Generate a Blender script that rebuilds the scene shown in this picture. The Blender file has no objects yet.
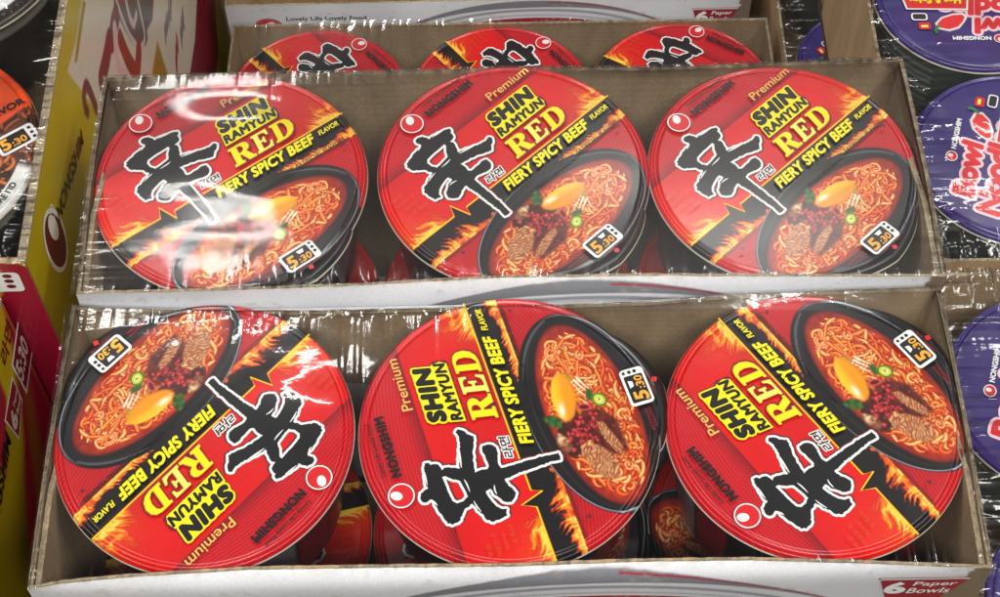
import bpy, math, random
import numpy as np
from mathutils import Matrix, Vector, Euler
random.seed(7); rng = np.random.default_rng(7)
SC = bpy.context.scene; COL = SC.collection
PI = math.pi
def rad(a): return math.radians(a)
def lin(r, g, b):
    f = lambda v: (v/255/12.92) if v/255 <= .04045 else ((v/255+.055)/1.055)**2.4
    return np.array([f(r), f(g), f(b)])

# ------------------------------------------------------------------ materials
def mat(name, col=None, rough=.5, coat=0., spec=.5, build=None):
    m = bpy.data.materials.new(name); m.use_nodes = True
    nt = m.node_tree; b = nt.nodes['Principled BSDF']
    if col is not None: b.inputs['Base Color'].default_value = (*col, 1)
    b.inputs['Roughness'].default_value = rough
    b.inputs['Coat Weight'].default_value = coat
    b.inputs['Coat Roughness'].default_value = .12
    b.inputs['Specular IOR Level'].default_value = spec
    if build: build(nt, b)
    return m
def N(nt, t, **k):
    n = nt.nodes.new(t)
    for a, v in k.items(): setattr(n, a, v)
    return n
def print_build(nt, b):
    a = N(nt, 'ShaderNodeAttribute', attribute_name='Col'); tc = N(nt, 'ShaderNodeTexCoord')
    nz = N(nt, 'ShaderNodeTexNoise'); nz.inputs['Scale'].default_value = 900; nz.inputs['Detail'].default_value = 3
    nt.links.new(tc.outputs['Object'], nz.inputs['Vector'])
    mr = N(nt, 'ShaderNodeMapRange'); mr.inputs[3].default_value = .82; mr.inputs[4].default_value = 1.18
    nt.links.new(nz.outputs['Fac'], mr.inputs[0])
    mx = N(nt, 'ShaderNodeVectorMath', operation='SCALE')
    nt.links.new(a.outputs['Color'], mx.inputs[0]); nt.links.new(mr.outputs[0], mx.inputs['Scale'])
    nt.links.new(mx.outputs[0], b.inputs['Base Color'])
    n2 = N(nt, 'ShaderNodeTexNoise'); n2.noise_dimensions = '4D'; n2.inputs['Scale'].default_value = 26; n2.inputs['Detail'].default_value = 4
    oi = N(nt, 'ShaderNodeObjectInfo'); mw = N(nt, 'ShaderNodeMath', operation='MULTIPLY'); mw.inputs[1].default_value = 40
    nt.links.new(oi.outputs['Random'], mw.inputs[0]); nt.links.new(mw.outputs[0], n2.inputs['W'])
    nt.links.new(tc.outputs['Object'], n2.inputs['Vector'])
    bp = N(nt, 'ShaderNodeBump'); bp.inputs['Strength'].default_value = .35; bp.inputs['Distance'].default_value = .002
    nt.links.new(n2.outputs['Fac'], bp.inputs['Height']); nt.links.new(bp.outputs[0], b.inputs['Normal'])
def board_build(c0, c1, fl=True, bump=.10):
    def f(nt, b):
        tc = N(nt, 'ShaderNodeTexCoord')
        mp = N(nt, 'ShaderNodeMapping'); mp.inputs['Scale'].default_value = (1, 1, .25) if fl else (1, 1, 1)
        nt.links.new(tc.outputs['Object'], mp.inputs['Vector'])
        nz = N(nt, 'ShaderNodeTexNoise'); nz.inputs['Scale'].default_value = 45; nz.inputs['Detail'].default_value = 9; nz.inputs['Roughness'].default_value = .7
        nt.links.new(mp.outputs[0], nz.inputs['Vector'])
        n3 = N(nt, 'ShaderNodeTexNoise'); n3.inputs['Scale'].default_value = 700; n3.inputs['Detail'].default_value = 3
        nt.links.new(tc.outputs['Object'], n3.inputs['Vector'])
        ad = N(nt, 'ShaderNodeMath', operation='ADD'); nt.links.new(nz.outputs['Fac'], ad.inputs[0])
        ml = N(nt, 'ShaderNodeMath', operation='MULTIPLY'); ml.inputs[1].default_value = .55
        nt.links.new(n3.outputs['Fac'], ml.inputs[0]); nt.links.new(ml.outputs[0], ad.inputs[1])
        cr = N(nt, 'ShaderNodeValToRGB'); cr.color_ramp.elements[0].position = .5; cr.color_ramp.elements[1].position = 1.05
        cr.color_ramp.elements[0].color = (*c0, 1); cr.color_ramp.elements[1].color = (*c1, 1)
        nt.links.new(ad.outputs[0], cr.inputs['Fac']); nt.links.new(cr.outputs[0], b.inputs['Base Color'])
        wv = N(nt, 'ShaderNodeTexWave', bands_direction='Z'); wv.inputs['Scale'].default_value = 62; wv.inputs['Distortion'].default_value = 1.2
        nt.links.new(tc.outputs['Object'], wv.inputs['Vector'])
        m2 = N(nt, 'ShaderNodeMath', operation='MULTIPLY'); m2.inputs[1].default_value = .2 if fl else 0
        nt.links.new(wv.outputs['Fac'], m2.inputs[0])
        a2 = N(nt, 'ShaderNodeMath', operation='ADD'); nt.links.new(m2.outputs[0], a2.inputs[0]); nt.links.new(nz.outputs['Fac'], a2.inputs[1])
        bp = N(nt, 'ShaderNodeBump'); bp.inputs['Strength'].default_value = bump; bp.inputs['Distance'].default_value = .002
        nt.links.new(a2.outputs[0], bp.inputs['Height']); nt.links.new(bp.outputs[0], b.inputs['Normal'])
    return f
M = {}
M['print'] = mat('printed_label', None, .3, .25, .5, print_build)
M['kraft'] = mat('kraft_board', None, .85, 0, .25, board_build(lin(150, 126, 96), lin(192, 165, 130)))
M['edge'] = mat('cut_board_edge', None, .9, 0, .2, board_build(lin(96, 84, 66), lin(178, 162, 134), False, .6))
M['white'] = mat('white_board', None, .5, .1, .4, board_build(lin(208, 208, 210), lin(230, 230, 232), True, .08))
M['paper'] = mat('cream_paper', lin(232, 226, 210), .55)
for n, c in dict(black=(14, 14, 16), ink=(26, 16, 16), wht=(240, 240, 238), yel=(250, 232, 8), gold=(236, 190, 92), gold2=(246, 172, 50), orange=(240, 150, 20),
                 paleyel=(252, 244, 110), crimson=(150, 22, 40), inkred=(150, 18, 28), brightred=(215, 28, 34), orangered=(225, 70, 22), navy=(44, 38, 110), maroon=(105, 20, 34),
                 pinkw=(246, 206, 216), grey=(95, 95, 98), pink=(235, 160, 160), green=(40, 130, 50)).items():
    M[n] = mat('ink_' + n, lin(*c), .32, .25)
def film_mat(name, rough, k, tint=.97, wide=.20, bump=.12):
    m = bpy.data.materials.new(name); m.use_nodes = True; nt = m.node_tree; nt.nodes.clear()
    out = N(nt, 'ShaderNodeOutputMaterial'); mx = N(nt, 'ShaderNodeMixShader'); tr = N(nt, 'ShaderNodeBsdfTransparent'); gl = N(nt, 'ShaderNodeBsdfGlossy')
    tr.inputs[0].default_value = (tint, tint, tint, 1); gl.inputs['Roughness'].default_value = rough*.35
    g2 = N(nt, 'ShaderNodeBsdfGlossy'); g2.inputs['Roughness'].default_value = rough*1.3; gm = N(nt, 'ShaderNodeMixShader'); gm.inputs[0].default_value = wide
    nt.links.new(gl.outputs[0], gm.inputs[1]); nt.links.new(g2.outputs[0], gm.inputs[2])
    fr = N(nt, 'ShaderNodeFresnel'); fr.inputs['IOR'].default_value = 1.5
    ml = N(nt, 'ShaderNodeMath', operation='MULTIPLY'); ml.inputs[1].default_value = k; ml.use_clamp = True
    tc = N(nt, 'ShaderNodeTexCoord'); nz = N(nt, 'ShaderNodeTexNoise'); nz.inputs['Scale'].default_value = 55; nz.inputs['Detail'].default_value = 5
    nt.links.new(tc.outputs['Object'], nz.inputs['Vector'])
    bp = N(nt, 'ShaderNodeBump'); bp.inputs['Strength'].default_value = bump; bp.inputs['Distance'].default_value = .0012
    nt.links.new(nz.outputs['Fac'], bp.inputs['Height'])
    nt.links.new(bp.outputs[0], gl.inputs['Normal']); nt.links.new(bp.outputs[0], g2.inputs['Normal'])
    nt.links.new(fr.outputs[0], ml.inputs[0]); nt.links.new(ml.outputs[0], mx.inputs[0])
    nt.links.new(tr.outputs[0], mx.inputs[1]); nt.links.new(gm.outputs[0], mx.inputs[2]); nt.links.new(mx.outputs[0], out.inputs[0])
    return m
M['film'] = film_mat('clear_shrink_film', .14, 1.1)
M['film_soft'] = film_mat('clear_slack_film', .20, 1.15, .97, .42, .05)
M['film_thick'] = film_mat('gathered_film', .12, 3.0, .93)
def floor_build(nt, b):
    tc = N(nt, 'ShaderNodeTexCoord'); nz = N(nt, 'ShaderNodeTexNoise'); nz.inputs['Scale'].default_value = 14; nz.inputs['Detail'].default_value = 8
    nt.links.new(tc.outputs['Object'], nz.inputs['Vector'])
    cr = N(nt, 'ShaderNodeValToRGB'); cr.color_ramp.elements[0].color = (.035, .028, .022, 1); cr.color_ramp.elements[1].color = (.12, .1, .08, 1)
    nt.links.new(nz.outputs['Fac'], cr.inputs['Fac']); nt.links.new(cr.outputs[0], b.inputs['Base Color'])
M['floor'] = mat('concrete_floor', None, .7, 0, .3, floor_build)

# ------------------------------------------------------------------ mesh bag
class Bag:
    """collects geometry of ONE mesh object: verts, faces, material names, vertex colours"""
    def __init__(s): s.v = []; s.f = []; s.m = []; s.c = []; s.n = 0; s.names = []; s.sm = []
    def mi(s, name):
        if name not in s.names: s.names.append(name)
        return s.names.index(name)
    def add(s, verts, faces, mname, cols=None, smooth=False):
        verts = np.asarray(verts, float); k = len(verts)
        s.v.append(verts); o = s.n; i = s.mi(mname)
        for f in faces: s.f.append(tuple(int(a)+o for a in f)); s.m.append(i); s.sm.append(smooth)
        s.c.append(np.asarray(cols, float) if cols is not None else np.tile([.5, .5, .5], (k, 1))); s.n += k
    def box(s, x0, x1, y0, y1, z0, z1, m):
        v = [(x, y, z) for z in (z0, z1) for y in (y0, y1) for x in (x0, x1)]
        s.add(v, [(0, 2, 3, 1), (4, 5, 7, 6), (0, 1, 5, 4), (2, 6, 7, 3), (0, 4, 6, 2), (1, 3, 7, 5)], m)
    def mesh(s, name):
        me = bpy.data.meshes.new(name); v = np.concatenate(s.v)
        me.from_pydata(v.tolist(), [], s.f)
        for n in s.names: me.materials.append(M[n])
        me.polygons.foreach_set('material_index', s.m); me.polygons.foreach_set('use_smooth', s.sm)
        at = me.color_attributes.new('Col', 'FLOAT_COLOR', 'POINT')
        c = np.ones((len(v), 4)); c[:, :3] = np.concatenate(s.c)
        at.data.foreach_set('color', c.ravel()); me.update(); return me
    def obj(s, name, parent=None): return link(name, s.mesh(name), parent)
def link(name, data, parent=None):
    o = bpy.data.objects.new(name, data); COL.objects.link(o)
    if parent: o.parent = parent
    return o
def thing(name, label, cat, loc=(0, 0, 0), rot=(0, 0, 0), group=None):
    o = link(name, None); o.location = loc; o.rotation_euler = rot; tag(o, label, cat, group); return o
def tag(o, label, cat, group=None):
    o['label'] = label; o['category'] = cat
    if group: o['group'] = group

# ------------------------------------------------------------------ flat vector shapes -> triangles (2-D)
def _curve_mesh(cu):
    ob = bpy.data.objects.new('tmp', cu); COL.objects.link(ob)
    dg = bpy.context.evaluated_depsgraph_get(); dg.update()
    me = bpy.data.meshes.new_from_object(ob.evaluated_get(dg))
    v = np.zeros(len(me.vertices)*3); me.vertices.foreach_get('co', v); v = v.reshape(-1, 3)[:, :2]
    f = [tuple(p.vertices) for p in me.polygons]
    bpy.data.objects.remove(ob); bpy.data.curves.remove(cu); bpy.data.meshes.remove(me)
    return v, f
_tc = {}
def text2d(s, off=0., space=1.):
    k = (s, off, space)
    if k not in _tc:
        cu = bpy.data.curves.new('t', 'FONT'); cu.body = s; cu.size = 1; cu.offset = off; cu.space_character = space; cu.resolution_u = 3
        cu.fill_mode = 'BOTH'
        _tc[k] = _curve_mesh(cu)
    v, f = _tc[k]; return v.copy(), f
def fill2d(loops, off=0.):
    cu = bpy.data.curves.new('p', 'CURVE'); cu.dimensions = '2D'; cu.fill_mode = 'BOTH'; cu.offset = off
    for L in loops:
        sp = cu.splines.new('POLY'); sp.points.add(len(L)-1)
        for p, q in zip(sp.points, L): p.co = (q[0], q[1], 0, 1)
        sp.use_cyclic_u = True
    return _curve_mesh(cu)
def fit(v, x0, x1, y0, y1, shear=0.):
    """put the bounding box of v on the rectangle, with a slant"""
    v = v.copy(); a = v.min(0); b = v.max(0)
    v = (v-a)/(b-a); v = np.stack([x0+v[:, 0]*(x1-x0), y0+v[:, 1]*(y1-y0)], 1)
    v[:, 0] += shear*(v[:, 1]-y0); return v
def rot2(v, a, c): ca, sa = math.cos(a), math.sin(a); return np.stack([c[0]+v[:, 0]*ca-v[:, 1]*sa, c[1]+v[:, 0]*sa+v[:, 1]*ca], 1)
def ring(c, rx, ry, w, n=40, a=0):
    t = np.linspace(0, 2*PI, n, endpoint=False)
    def e(k): 
        x = (rx+k)*np.cos(t); y = (ry+k)*np.sin(t)
        return np.stack([c[0]+x*math.cos(a)-y*math.sin(a), c[1]+x*math.sin(a)+y*math.cos(a)], 1)
    v = np.concatenate([e(-w/2), e(w/2)])
    return v, [(i, (i+1) % n, n+(i+1) % n, n+i) for i in range(n)]
def disc(c, rx, ry, n=28, a=0):
    t = np.linspace(0, 2*PI, n, endpoint=False); x = rx*np.cos(t); y = ry*np.sin(t)
    return np.stack([c[0]+x*math.cos(a)-y*math.sin(a), c[1]+x*math.sin(a)+y*math.cos(a)], 1), [tuple(range(n))]
def ribbon(pts, w0, w1=None, taper=False):
    p = np.array(pts, float); n = len(p); w1 = w0 if w1 is None else w1
    d = np.gradient(p, axis=0); d /= np.linalg.norm(d, axis=1)[:, None]+1e-12; nn = np.stack([-d[:, 1], d[:, 0]], 1)
    w = np.linspace(w0, w1, n)[:, None]/2
    if taper: w = w*np.sin(np.linspace(.25, PI-.25, n))[:, None]
    return np.concatenate([p+nn*w, p-nn*w]), [(i, i+1, n+i+1, n+i) for i in range(n-1)]
def rrect(x0, x1, y0, y1, r, n=5):
    P = []
    for cx, cy, a in ((x1-r, y1-r, 0), (x0+r, y1-r, 90), (x0+r, y0+r, 180), (x1-r, y0+r, 270)):
        for k in range(n+1):
            t = rad(a+90*k/n); P.append((cx+r*math.cos(t), cy+r*math.sin(t)))
    return P
def smoothline(pts, n=6):
    p = np.array(pts, float); out = []
    q = np.vstack([2*p[0]-p[1], p, 2*p[-1]-p[-2]])
    for i in range(1, len(q)-2):
        for k in range(n):
            t = k/n; a, b, c, d = q[i-1:i+3]
            out.append(.5*((2*b)+(-a+c)*t+(2*a-5*b+4*c-d)*t*t+(-a+3*b-3*c+d)*t**3))
    out.append(p[-1]); return np.array(out)

# ------------------------------------------------------------------ colour painting on a set of 2-D sample points
class Paint:
    def __init__(s, u, v, base): s.u = u; s.v = v; s.c = np.tile(np.asarray(base, float), (len(u), 1)); s.aa = .004
    def put(s, idx, col, a):
        a = np.clip(a, 0, 1)[:, None]; s.c[idx] = s.c[idx]*(1-a)+np.asarray(col)*a
    def win(s, x0, x1, y0, y1): return np.nonzero((s.u > x0) & (s.u < x1) & (s.v > y0) & (s.v < y1))[0]
    def poly(s, P, col, soft=None, alpha=1., tex=None):
        P = np.array(P, float); e = soft or s.aa
        i = s.win(P[:, 0].min()-e, P[:, 0].max()+e, P[:, 1].min()-e, P[:, 1].max()+e)
        if len(i) == 0: return
        x = s.u[i]; y = s.v[i]; ins = np.zeros(len(i), bool); dm = np.full(len(i), 9.)
        for a, b in zip(P, np.roll(P, -1, 0)):
            c = ((a[1] > y) != (b[1] > y)) & (x < (b[0]-a[0])*(y-a[1])/(b[1]-a[1]+1e-15)+a[0]); ins ^= c
            d = b-a; t = np.clip(((x-a[0])*d[0]+(y-a[1])*d[1])/(d@d+1e-15), 0, 1)
            dm = np.minimum(dm, np.hypot(x-a[0]-t*d[0], y-a[1]-t*d[1]))
        sd = np.where(ins, dm, -dm); al = np.clip(.5+sd/(2*e), 0, 1)*alpha
        cc = tex(x, y, sd) if tex else col
        s.put(i, cc, al)
    def ell(s, cx, cy, a, b, ang, col, soft=None, alpha=1., tex=None):
        i = s.win(cx-max(a, b)*1.2, cx+max(a, b)*1.2, cy-max(a, b)*1.2, cy+max(a, b)*1.2)
        if len(i) == 0: return
        t = rad(ang); x = s.u[i]-cx; y = s.v[i]-cy
        X = x*math.cos(t)+y*math.sin(t); Y = -x*math.sin(t)+y*math.cos(t)
        r = np.hypot(X/a, Y/b); sd = (1-r)*min(a, b); e = soft or s.aa
        s.put(i, tex(X/a, Y/b, r) if tex else col, np.clip(.5+sd/(2*e), 0, 1)*alpha)
    def stroke(s, pts, w, col, edge=None, core=None, taper=True, soft=None, alpha=1.):
        """brush line with an own edge and core colour across its width"""
        P = np.array(pts, float); e = soft or s.aa; m = w+e
        i = s.win(P[:, 0].min()-m, P[:, 0].max()+m, P[:, 1].min()-m, P[:, 1].max()+m)
        if len(i) == 0: return
        x = s.u[i]; y = s.v[i]; best = np.full(len(i), 9.); n = len(P)-1
        for k in range(n):
            a = P[k]; d = P[k+1]-a; t = np.clip(((x-a[0])*d[0]+(y-a[1])*d[1])/(d@d+1e-15), 0, 1)
            q = np.hypot(x-a[0]-t*d[0], y-a[1]-t*d[1]); tt = (k+t)/n
            ww = w*(np.sin(np.clip(tt*.8+.2, 0, 1)*PI)**.6 if taper is True else ((1-tt)**.8+.05 if taper == 'end' else 1.))
            best = np.minimum(best, q/np.maximum(ww, 1e-4)*w)
        k = best/w; al = np.clip(.5+(w-best)/(2*e), 0, 1)*alpha
        c = np.tile(np.asarray(col, float), (len(i), 1))
        if edge is not None: g = np.clip((k-.5)/.4, 0, 1)[:, None]; c = c*(1-g)+np.asarray(edge)*g
        if core is not None: g = np.clip(1-k/.45, 0, 1)[:, None]; c = c*(1-g)+np.asarray(core)*g
        s.put(i, c, al)
def vnoise(x, y, f, seed=0):
    """cheap value noise"""
    r = np.random.default_rng(seed); T = r.random((64, 64))
    X = x*f+100; Y = y*f+100; i = np.floor(X).astype(int); j = np.floor(Y).astype(int); a = X-i; b = Y-j
    a = a*a*(3-2*a); b = b*b*(3-2*b); g = lambda p, q: T[p % 64, q % 64]
    return (g(i, j)*(1-a)+g(i+1, j)*a)*(1-b)+(g(i, j+1)*(1-a)+g(i+1, j+1)*a)*b
def flames(P, base, x0, x1, H, seed=1, up=1, fade=.12, f=1.):
    """tongues of printed fire rising from a base line: warped ridged noise through a fire ramp"""
    i = P.win(x0, x1, min(base, base+up*H*1.3)-.02, max(base, base+up*H*1.3)+.02); u = P.u[i]; v = P.v[i]
    h = (v-base)*up; w = (vnoise(u, v, 7*f, seed)-.5)*.10+(vnoise(u, v, 19*f, seed+1)-.5)*.035
    U = u+w+h*.55; hn = h/(H*(.35+1.1*vnoise(U, U*0, 9*f, seed+2)))
    n = vnoise(U, v*.42, 30*f, seed+3); rg = (1-np.abs(2*n-1))**1.5; n2 = vnoise(U, v*.5, 62*f, seed+4); rg = .62*rg+.38*(1-np.abs(2*n2-1))**2
    e = np.clip((u-x0)/fade, 0, 1)*np.clip((x1-u)/fade, 0, 1) if fade else 1.
    I_ = rg*1.25+.42-hn*1.02; I_ = np.where(h < 0, I_+h*30, I_)*np.clip(e*1.6, 0, 1)
    st = [(.0, (120, 14, 10)), (.28, (196, 40, 14)), (.5, (232, 92, 16)), (.75, (246, 146, 24)), (1., (252, 214, 84))]
    k = np.clip(I_, 0, 1); c = np.stack([np.interp(k, [q[0] for q in st], [lin(*q[1])[j] for q in st]) for j in range(3)], 1)
    P.put(i, c, np.clip((I_-.12)/.22, 0, 1)*.96)

# ------------------------------------------------------------------ the lid of the red bowls
LR = .0743
def lid_outline(t, tab=.09):
    d = (t-(-PI/2)+PI) % (2*PI)-PI
    return 1+tab*np.clip(1-np.abs(d)/rad(27), 0, 1)**.6*(np.abs(d) < rad(27))
def warp(x, y, s=0.): return .00022*np.sin(x*30+s)*np.cos(y*27+1+s)
def lid_grid(bag, paint, nr=250, nt=1000, tab=.09, R=LR, rimcol=lin(235, 228, 214)):
    t = np.linspace(0, 2*PI, nt, endpoint=False); rr = np.concatenate([[0.0005], (np.arange(1, nr)/(nr-1))])
    RR, TT = np.meshgrid(rr, t, indexing='ij'); E = 1+(lid_outline(TT, tab)-1)*np.clip((RR-.9)/.1, 0, 1)
    U = (RR*E*np.cos(TT)).ravel(); V = (RR*E*np.sin(TT)).ravel()
    P = Paint(U, V, (1, 1, 1)); paint(P); r = RR.ravel()
    z = warp(U*R, V*R)-.0011*np.clip((r-.925)/.02, 0, 1)+.0009*np.exp(-((r-.975)/.014)**2)-.0012*np.clip((r-.985)/.015, 0, 1)
    v = np.stack([U*R, V*R, z], 1)
    I = np.arange(nr*nt).reshape(nr, nt); J = np.roll(I, -1, 1)
    f = np.stack([I[:-1], I[1:], J[1:], J[:-1]], -1).reshape(-1, 4)
    bag.add(v, [tuple(map(int, a)) for a in f]+[tuple(range(nt))], 'print', P.c, True)
    # white paper edge below the printed top
    e = v[-nt:]; a = e.copy(); b = e.copy(); b[:, 2] -= .0011; b[:, :2] *= 1.004; c = b.copy(); c[:, 2] -= .0008; c[:, :2] *= .97
    n = nt; q = [(i, n+i, n+(i+1) % n, (i+1) % n) for i in range(n)]
    bag.add(np.concatenate([a*[1, 1, 1], b]), q, 'paper'); bag.add(np.concatenate([b, c]), q, 'paper')
class Layer:
    """prints vector shapes on a lid, each on a sheet a little above the last"""
    def __init__(s, bag, R, z0=.0001, dz=.00005): s.b = bag; s.R = R; s.z = z0; s.dz = dz
    def __call__(s, vf, m):
        v, f = vf; x = v[:, 0]*s.R; y = v[:, 1]*s.R; s.z += s.dz
        s.b.add(np.stack([x, y, warp(x, y)+s.z], 1), f, m)
    def fat(s, vf, m, d, n=12):
        """the shape thickened by d: copies shifted round a circle, each a hair above the last"""
        v, f = vf; n2 = [(0, 0)]+[(d*math.cos(2*PI*k/n), d*math.sin(2*PI*k/n)) for k in range(n)]
        if d > .012: n2 += [(.5*a, .5*b) for a, b in n2[1::2]]
        for q in n2:
            s.z += .000004; x = (v[:, 0]+q[0])*s.R; y = (v[:, 1]+q[1])*s.R
            s.b.add(np.stack([x, y, warp(x, y)+s.z], 1), f, m)
        s.z += s.dz*.4
GL_OUT = [(-0.277,-0.224),(-0.277,-0.250),(-0.304,-0.251),(-0.328,-0.244),(-0.327,-0.217),(-0.321,-0.183),(-0.327,-0.107),(-0.329,-0.034),(-0.334,0.040),(-0.343,0.110),(-0.350,0.145),(-0.384,0.138),(-0.421,0.119),(-0.459,0.104),(-0.490,0.122),(-0.512,0.153),(-0.499,0.190),(-0.470,0.215),(-0.439,0.236),(-0.410,0.244),(-0.384,0.250),(-0.387,0.287),(-0.417,0.288),(-0.461,0.276),(-0.509,0.250),(-0.539,0.225),(-0.550,0.193),(-0.574,0.209),(-0.594,0.210),(-0.604,0.250),(-0.606,0.304),(-0.584,0.339),(-0.540,0.356),(-0.491,0.380),(-0.448,0.398),(-0.466,0.452),(-0.502,0.480),(-0.539,0.513),(-0.546,0.557),(-0.524,0.588),(-0.470,0.605),(-0.427,0.618),(-0.385,0.627),(-0.349,0.629),(-0.333,0.644),(-0.344,0.676),(-0.339,0.697),(-0.306,0.705),(-0.277,0.691),(-0.256,0.660),(-0.251,0.635),(-0.218,0.640),(-0.189,0.639),(-0.148,0.626),(-0.108,0.620),(-0.078,0.605),(-0.080,0.585),(-0.099,0.576),(-0.099,0.542),(-0.113,0.528),(-0.141,0.518),(-0.160,0.512),(-0.145,0.496),(-0.151,0.466),(-0.173,0.426),(-0.185,0.400),(-0.132,0.390),(-0.068,0.367),(-0.009,0.347),(0.036,0.339),(0.075,0.349),(0.090,0.327),(0.063,0.290),(0.040,0.284),(0.026,0.258),(0.008,0.246),(-0.029,0.257),(-0.060,0.266),(-0.091,0.285),(-0.140,0.293),(-0.194,0.306),(-0.241,0.308),(-0.232,0.279),(-0.237,0.249),(-0.243,0.227),(-0.224,0.216),(-0.188,0.215),(-0.141,0.217),(-0.108,0.225),(-0.081,0.212),(-0.073,0.173),(-0.089,0.144),(-0.113,0.131),(-0.151,0.129),(-0.186,0.143),(-0.225,0.152),(-0.263,0.142),(-0.266,0.092),(-0.266,0.014),(-0.266,-0.074),(-0.268,-0.161)]
GL_HOLE = [(-0.208,0.508),(-0.244,0.462),(-0.266,0.426),(-0.310,0.417),(-0.356,0.410),(-0.390,0.409),(-0.409,0.444),(-0.414,0.488),(-0.392,0.510),(-0.331,0.521),(-0.264,0.522),(-0.207,0.529)]
GL_WHITE = [[(-0.050,0.362),(-0.091,0.372),(-0.134,0.380),(-0.183,0.388)], [(-0.267,0.396),(-0.307,0.389),(-0.363,0.386)],
            [(-0.430,0.382),(-0.474,0.374),(-0.518,0.358)], [(-0.140,0.625),(-0.184,0.631),(-0.233,0.636)],
            [(-0.365,0.221),(-0.399,0.229),(-0.434,0.226)], [(-0.357,0.625),(-0.392,0.616)]]
def rough_loop(L, amp, seed, step=.012):
    r = np.random.default_rng(seed); P = np.array(L); out = []
    for a, b in zip(P, np.roll(P, -1, 0)):
        n = max(1, int(np.linalg.norm(b-a)/step))
        for k in range(n): out.append(a+(b-a)*k/n+(r.normal(0, amp, 2)))
    return np.array(out)
def grow(L, w):
    """offset a closed outline outwards by w (mitred, then smoothed)"""
    P = np.array(L, float); area = .5*np.sum(P[:, 0]*np.roll(P[:, 1], -1)-np.roll(P[:, 0], -1)*P[:, 1])
    d = np.roll(P, -1, 0)-np.roll(P, 1, 0); d /= np.linalg.norm(d, axis=1)[:, None]+1e-9
    n = np.stack([d[:, 1], -d[:, 0]], 1)*(1 if area > 0 else -1)
    return P+n*w
def paint_red(P):
    u, v = P.u, P.v
    RED = lin(214, 9, 12)
    P.c[:] = RED
    n = vnoise(u, v, 3.1, 5)[:, None]; P.c *= .86+.26*n
    # upper segment: deeper red with fine curved lines, shaded by the printed band above the bright stripe
    def stripes(u, v, k, per=.0235):
        rad_ = np.hypot(u-.9*k, v+1.6) if k else np.hypot(u+.15, v+2.2)
        return .5+.5*np.sin(rad_*2*PI/per)
    up = np.clip((v-.545)/.006, 0, 1)
    s = stripes(u, v, 0)[:, None]
    g = np.clip((v-.545)/.11, 0, 1)[:, None]**.7
    dark = (lin(120, 8, 22)*(1-g)+lin(205, 22, 34)*g)*(.66+.42*s)
    P.c = P.c*(1-up[:, None])+dark*up[:, None]
    lo = np.clip((-.185-v)/.006, 0, 1)[:, None]; s2 = stripes(u, -v, 0, .023)[:, None]
    low = (lin(150, 10, 24)*(1-np.abs(u[:, None]).clip(0, 1))+lin(214, 20, 30)*np.abs(u[:, None]).clip(0, 1))*(.62+.42*s2)
    P.c = P.c*(1-lo)+low*lo
    # embers and small warm glow printed beside the stripe
    for sx in (-1, 1):
        gl = np.exp(-((u-sx*.98)/.25)**2)*np.exp(-((v-.03)/.2)**2)*(v > 0); P.c += gl[:, None]*(lin(235, 80, 10)-P.c)*.55
    flames(P, .0, -1.10, -.62, .16, 3, 1, .2)
    flames(P, .0, .64, 1.14, .20, 14, 1, .26)
    # black band
    BL = lin(17, 14, 15)
    P.poly([(-1.1, .004), (-.595, .004), (-.55, .09), (-.497, -.055), (-.47, .004), (1.1, .004), (1.1, -.19), (-1.1, -.19)], BL)
    # bowl: dark ground that runs out to the tab
    P.poly([(-.66, -.78), (-.60, -.72), (-.40, -.60), (.4, -.60), (.62, -.78), (.60, -.84), (.56, -1.2), (-.5, -1.2)], BL, .01)
    P.ell(-.045, -.555, .772, .428, 2.5, BL)
    i = np.nonzero((v < -.19) & (v > -.24))[0]
    P.put(i, lin(110, 12, 20), np.full(len(i), .75)*(np.abs(u[i]) < .9))
    # band's lower flames
    flames(P, -.19, -1.25, -.40, .082, 5, 1, .3)
    flames(P, -.19, -.46, 1.1, .030, 6, 1, .06, 1.7)
    flames(P, -.19, .78, 1.2, .06, 8, 1, .2)
    i = P.win(-1, 1, -.2, -.175); P.put(i, lin(205, 70, 12), .5*np.exp(-((v[i]+.187)/.007)**2))
    # small dark lettering line handled as vector text; rim of the black bowl
    def rimtex(X, Y, r):
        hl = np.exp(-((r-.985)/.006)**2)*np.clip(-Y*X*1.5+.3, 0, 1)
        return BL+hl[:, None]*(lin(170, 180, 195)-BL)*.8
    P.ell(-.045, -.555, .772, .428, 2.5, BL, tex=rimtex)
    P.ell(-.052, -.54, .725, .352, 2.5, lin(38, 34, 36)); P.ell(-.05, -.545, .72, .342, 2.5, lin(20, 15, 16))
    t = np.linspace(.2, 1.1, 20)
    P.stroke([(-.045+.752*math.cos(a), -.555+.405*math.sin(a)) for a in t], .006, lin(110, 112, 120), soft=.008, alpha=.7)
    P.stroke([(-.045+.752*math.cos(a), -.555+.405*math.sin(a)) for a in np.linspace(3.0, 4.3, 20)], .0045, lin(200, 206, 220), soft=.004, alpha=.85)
    # broth
    cx, cy, A, B = -.06, -.555, .695, .302
    def broth(X, Y, r):
        nn = vnoise(X, Y, 9, 11)[:, None]; n2 = vnoise(X, Y, 22, 12)[:, None]
        c = lin(150, 24, 8)*(1-nn)+lin(226, 70, 18)*nn
        c = c*(.7+.6*n2); k = np.clip((r-.86)/.14, 0, 1)[:, None]
        return c*(1-k)+lin(120, 22, 14)*k
    P.ell(cx, cy, A, B, 2.5, None, .006, tex=broth)
    r = np.random.default_rng(21)
    def inside(x, y, k=.93):
        t = rad(2.5); X = (x-cx)*math.cos(t)+(y-cy)*math.sin(t); Y = -(x-cx)*math.sin(t)+(y-cy)*math.cos(t)
        return (X/A)**2+(Y/B)**2 < k*k
    cnt = 0
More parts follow.
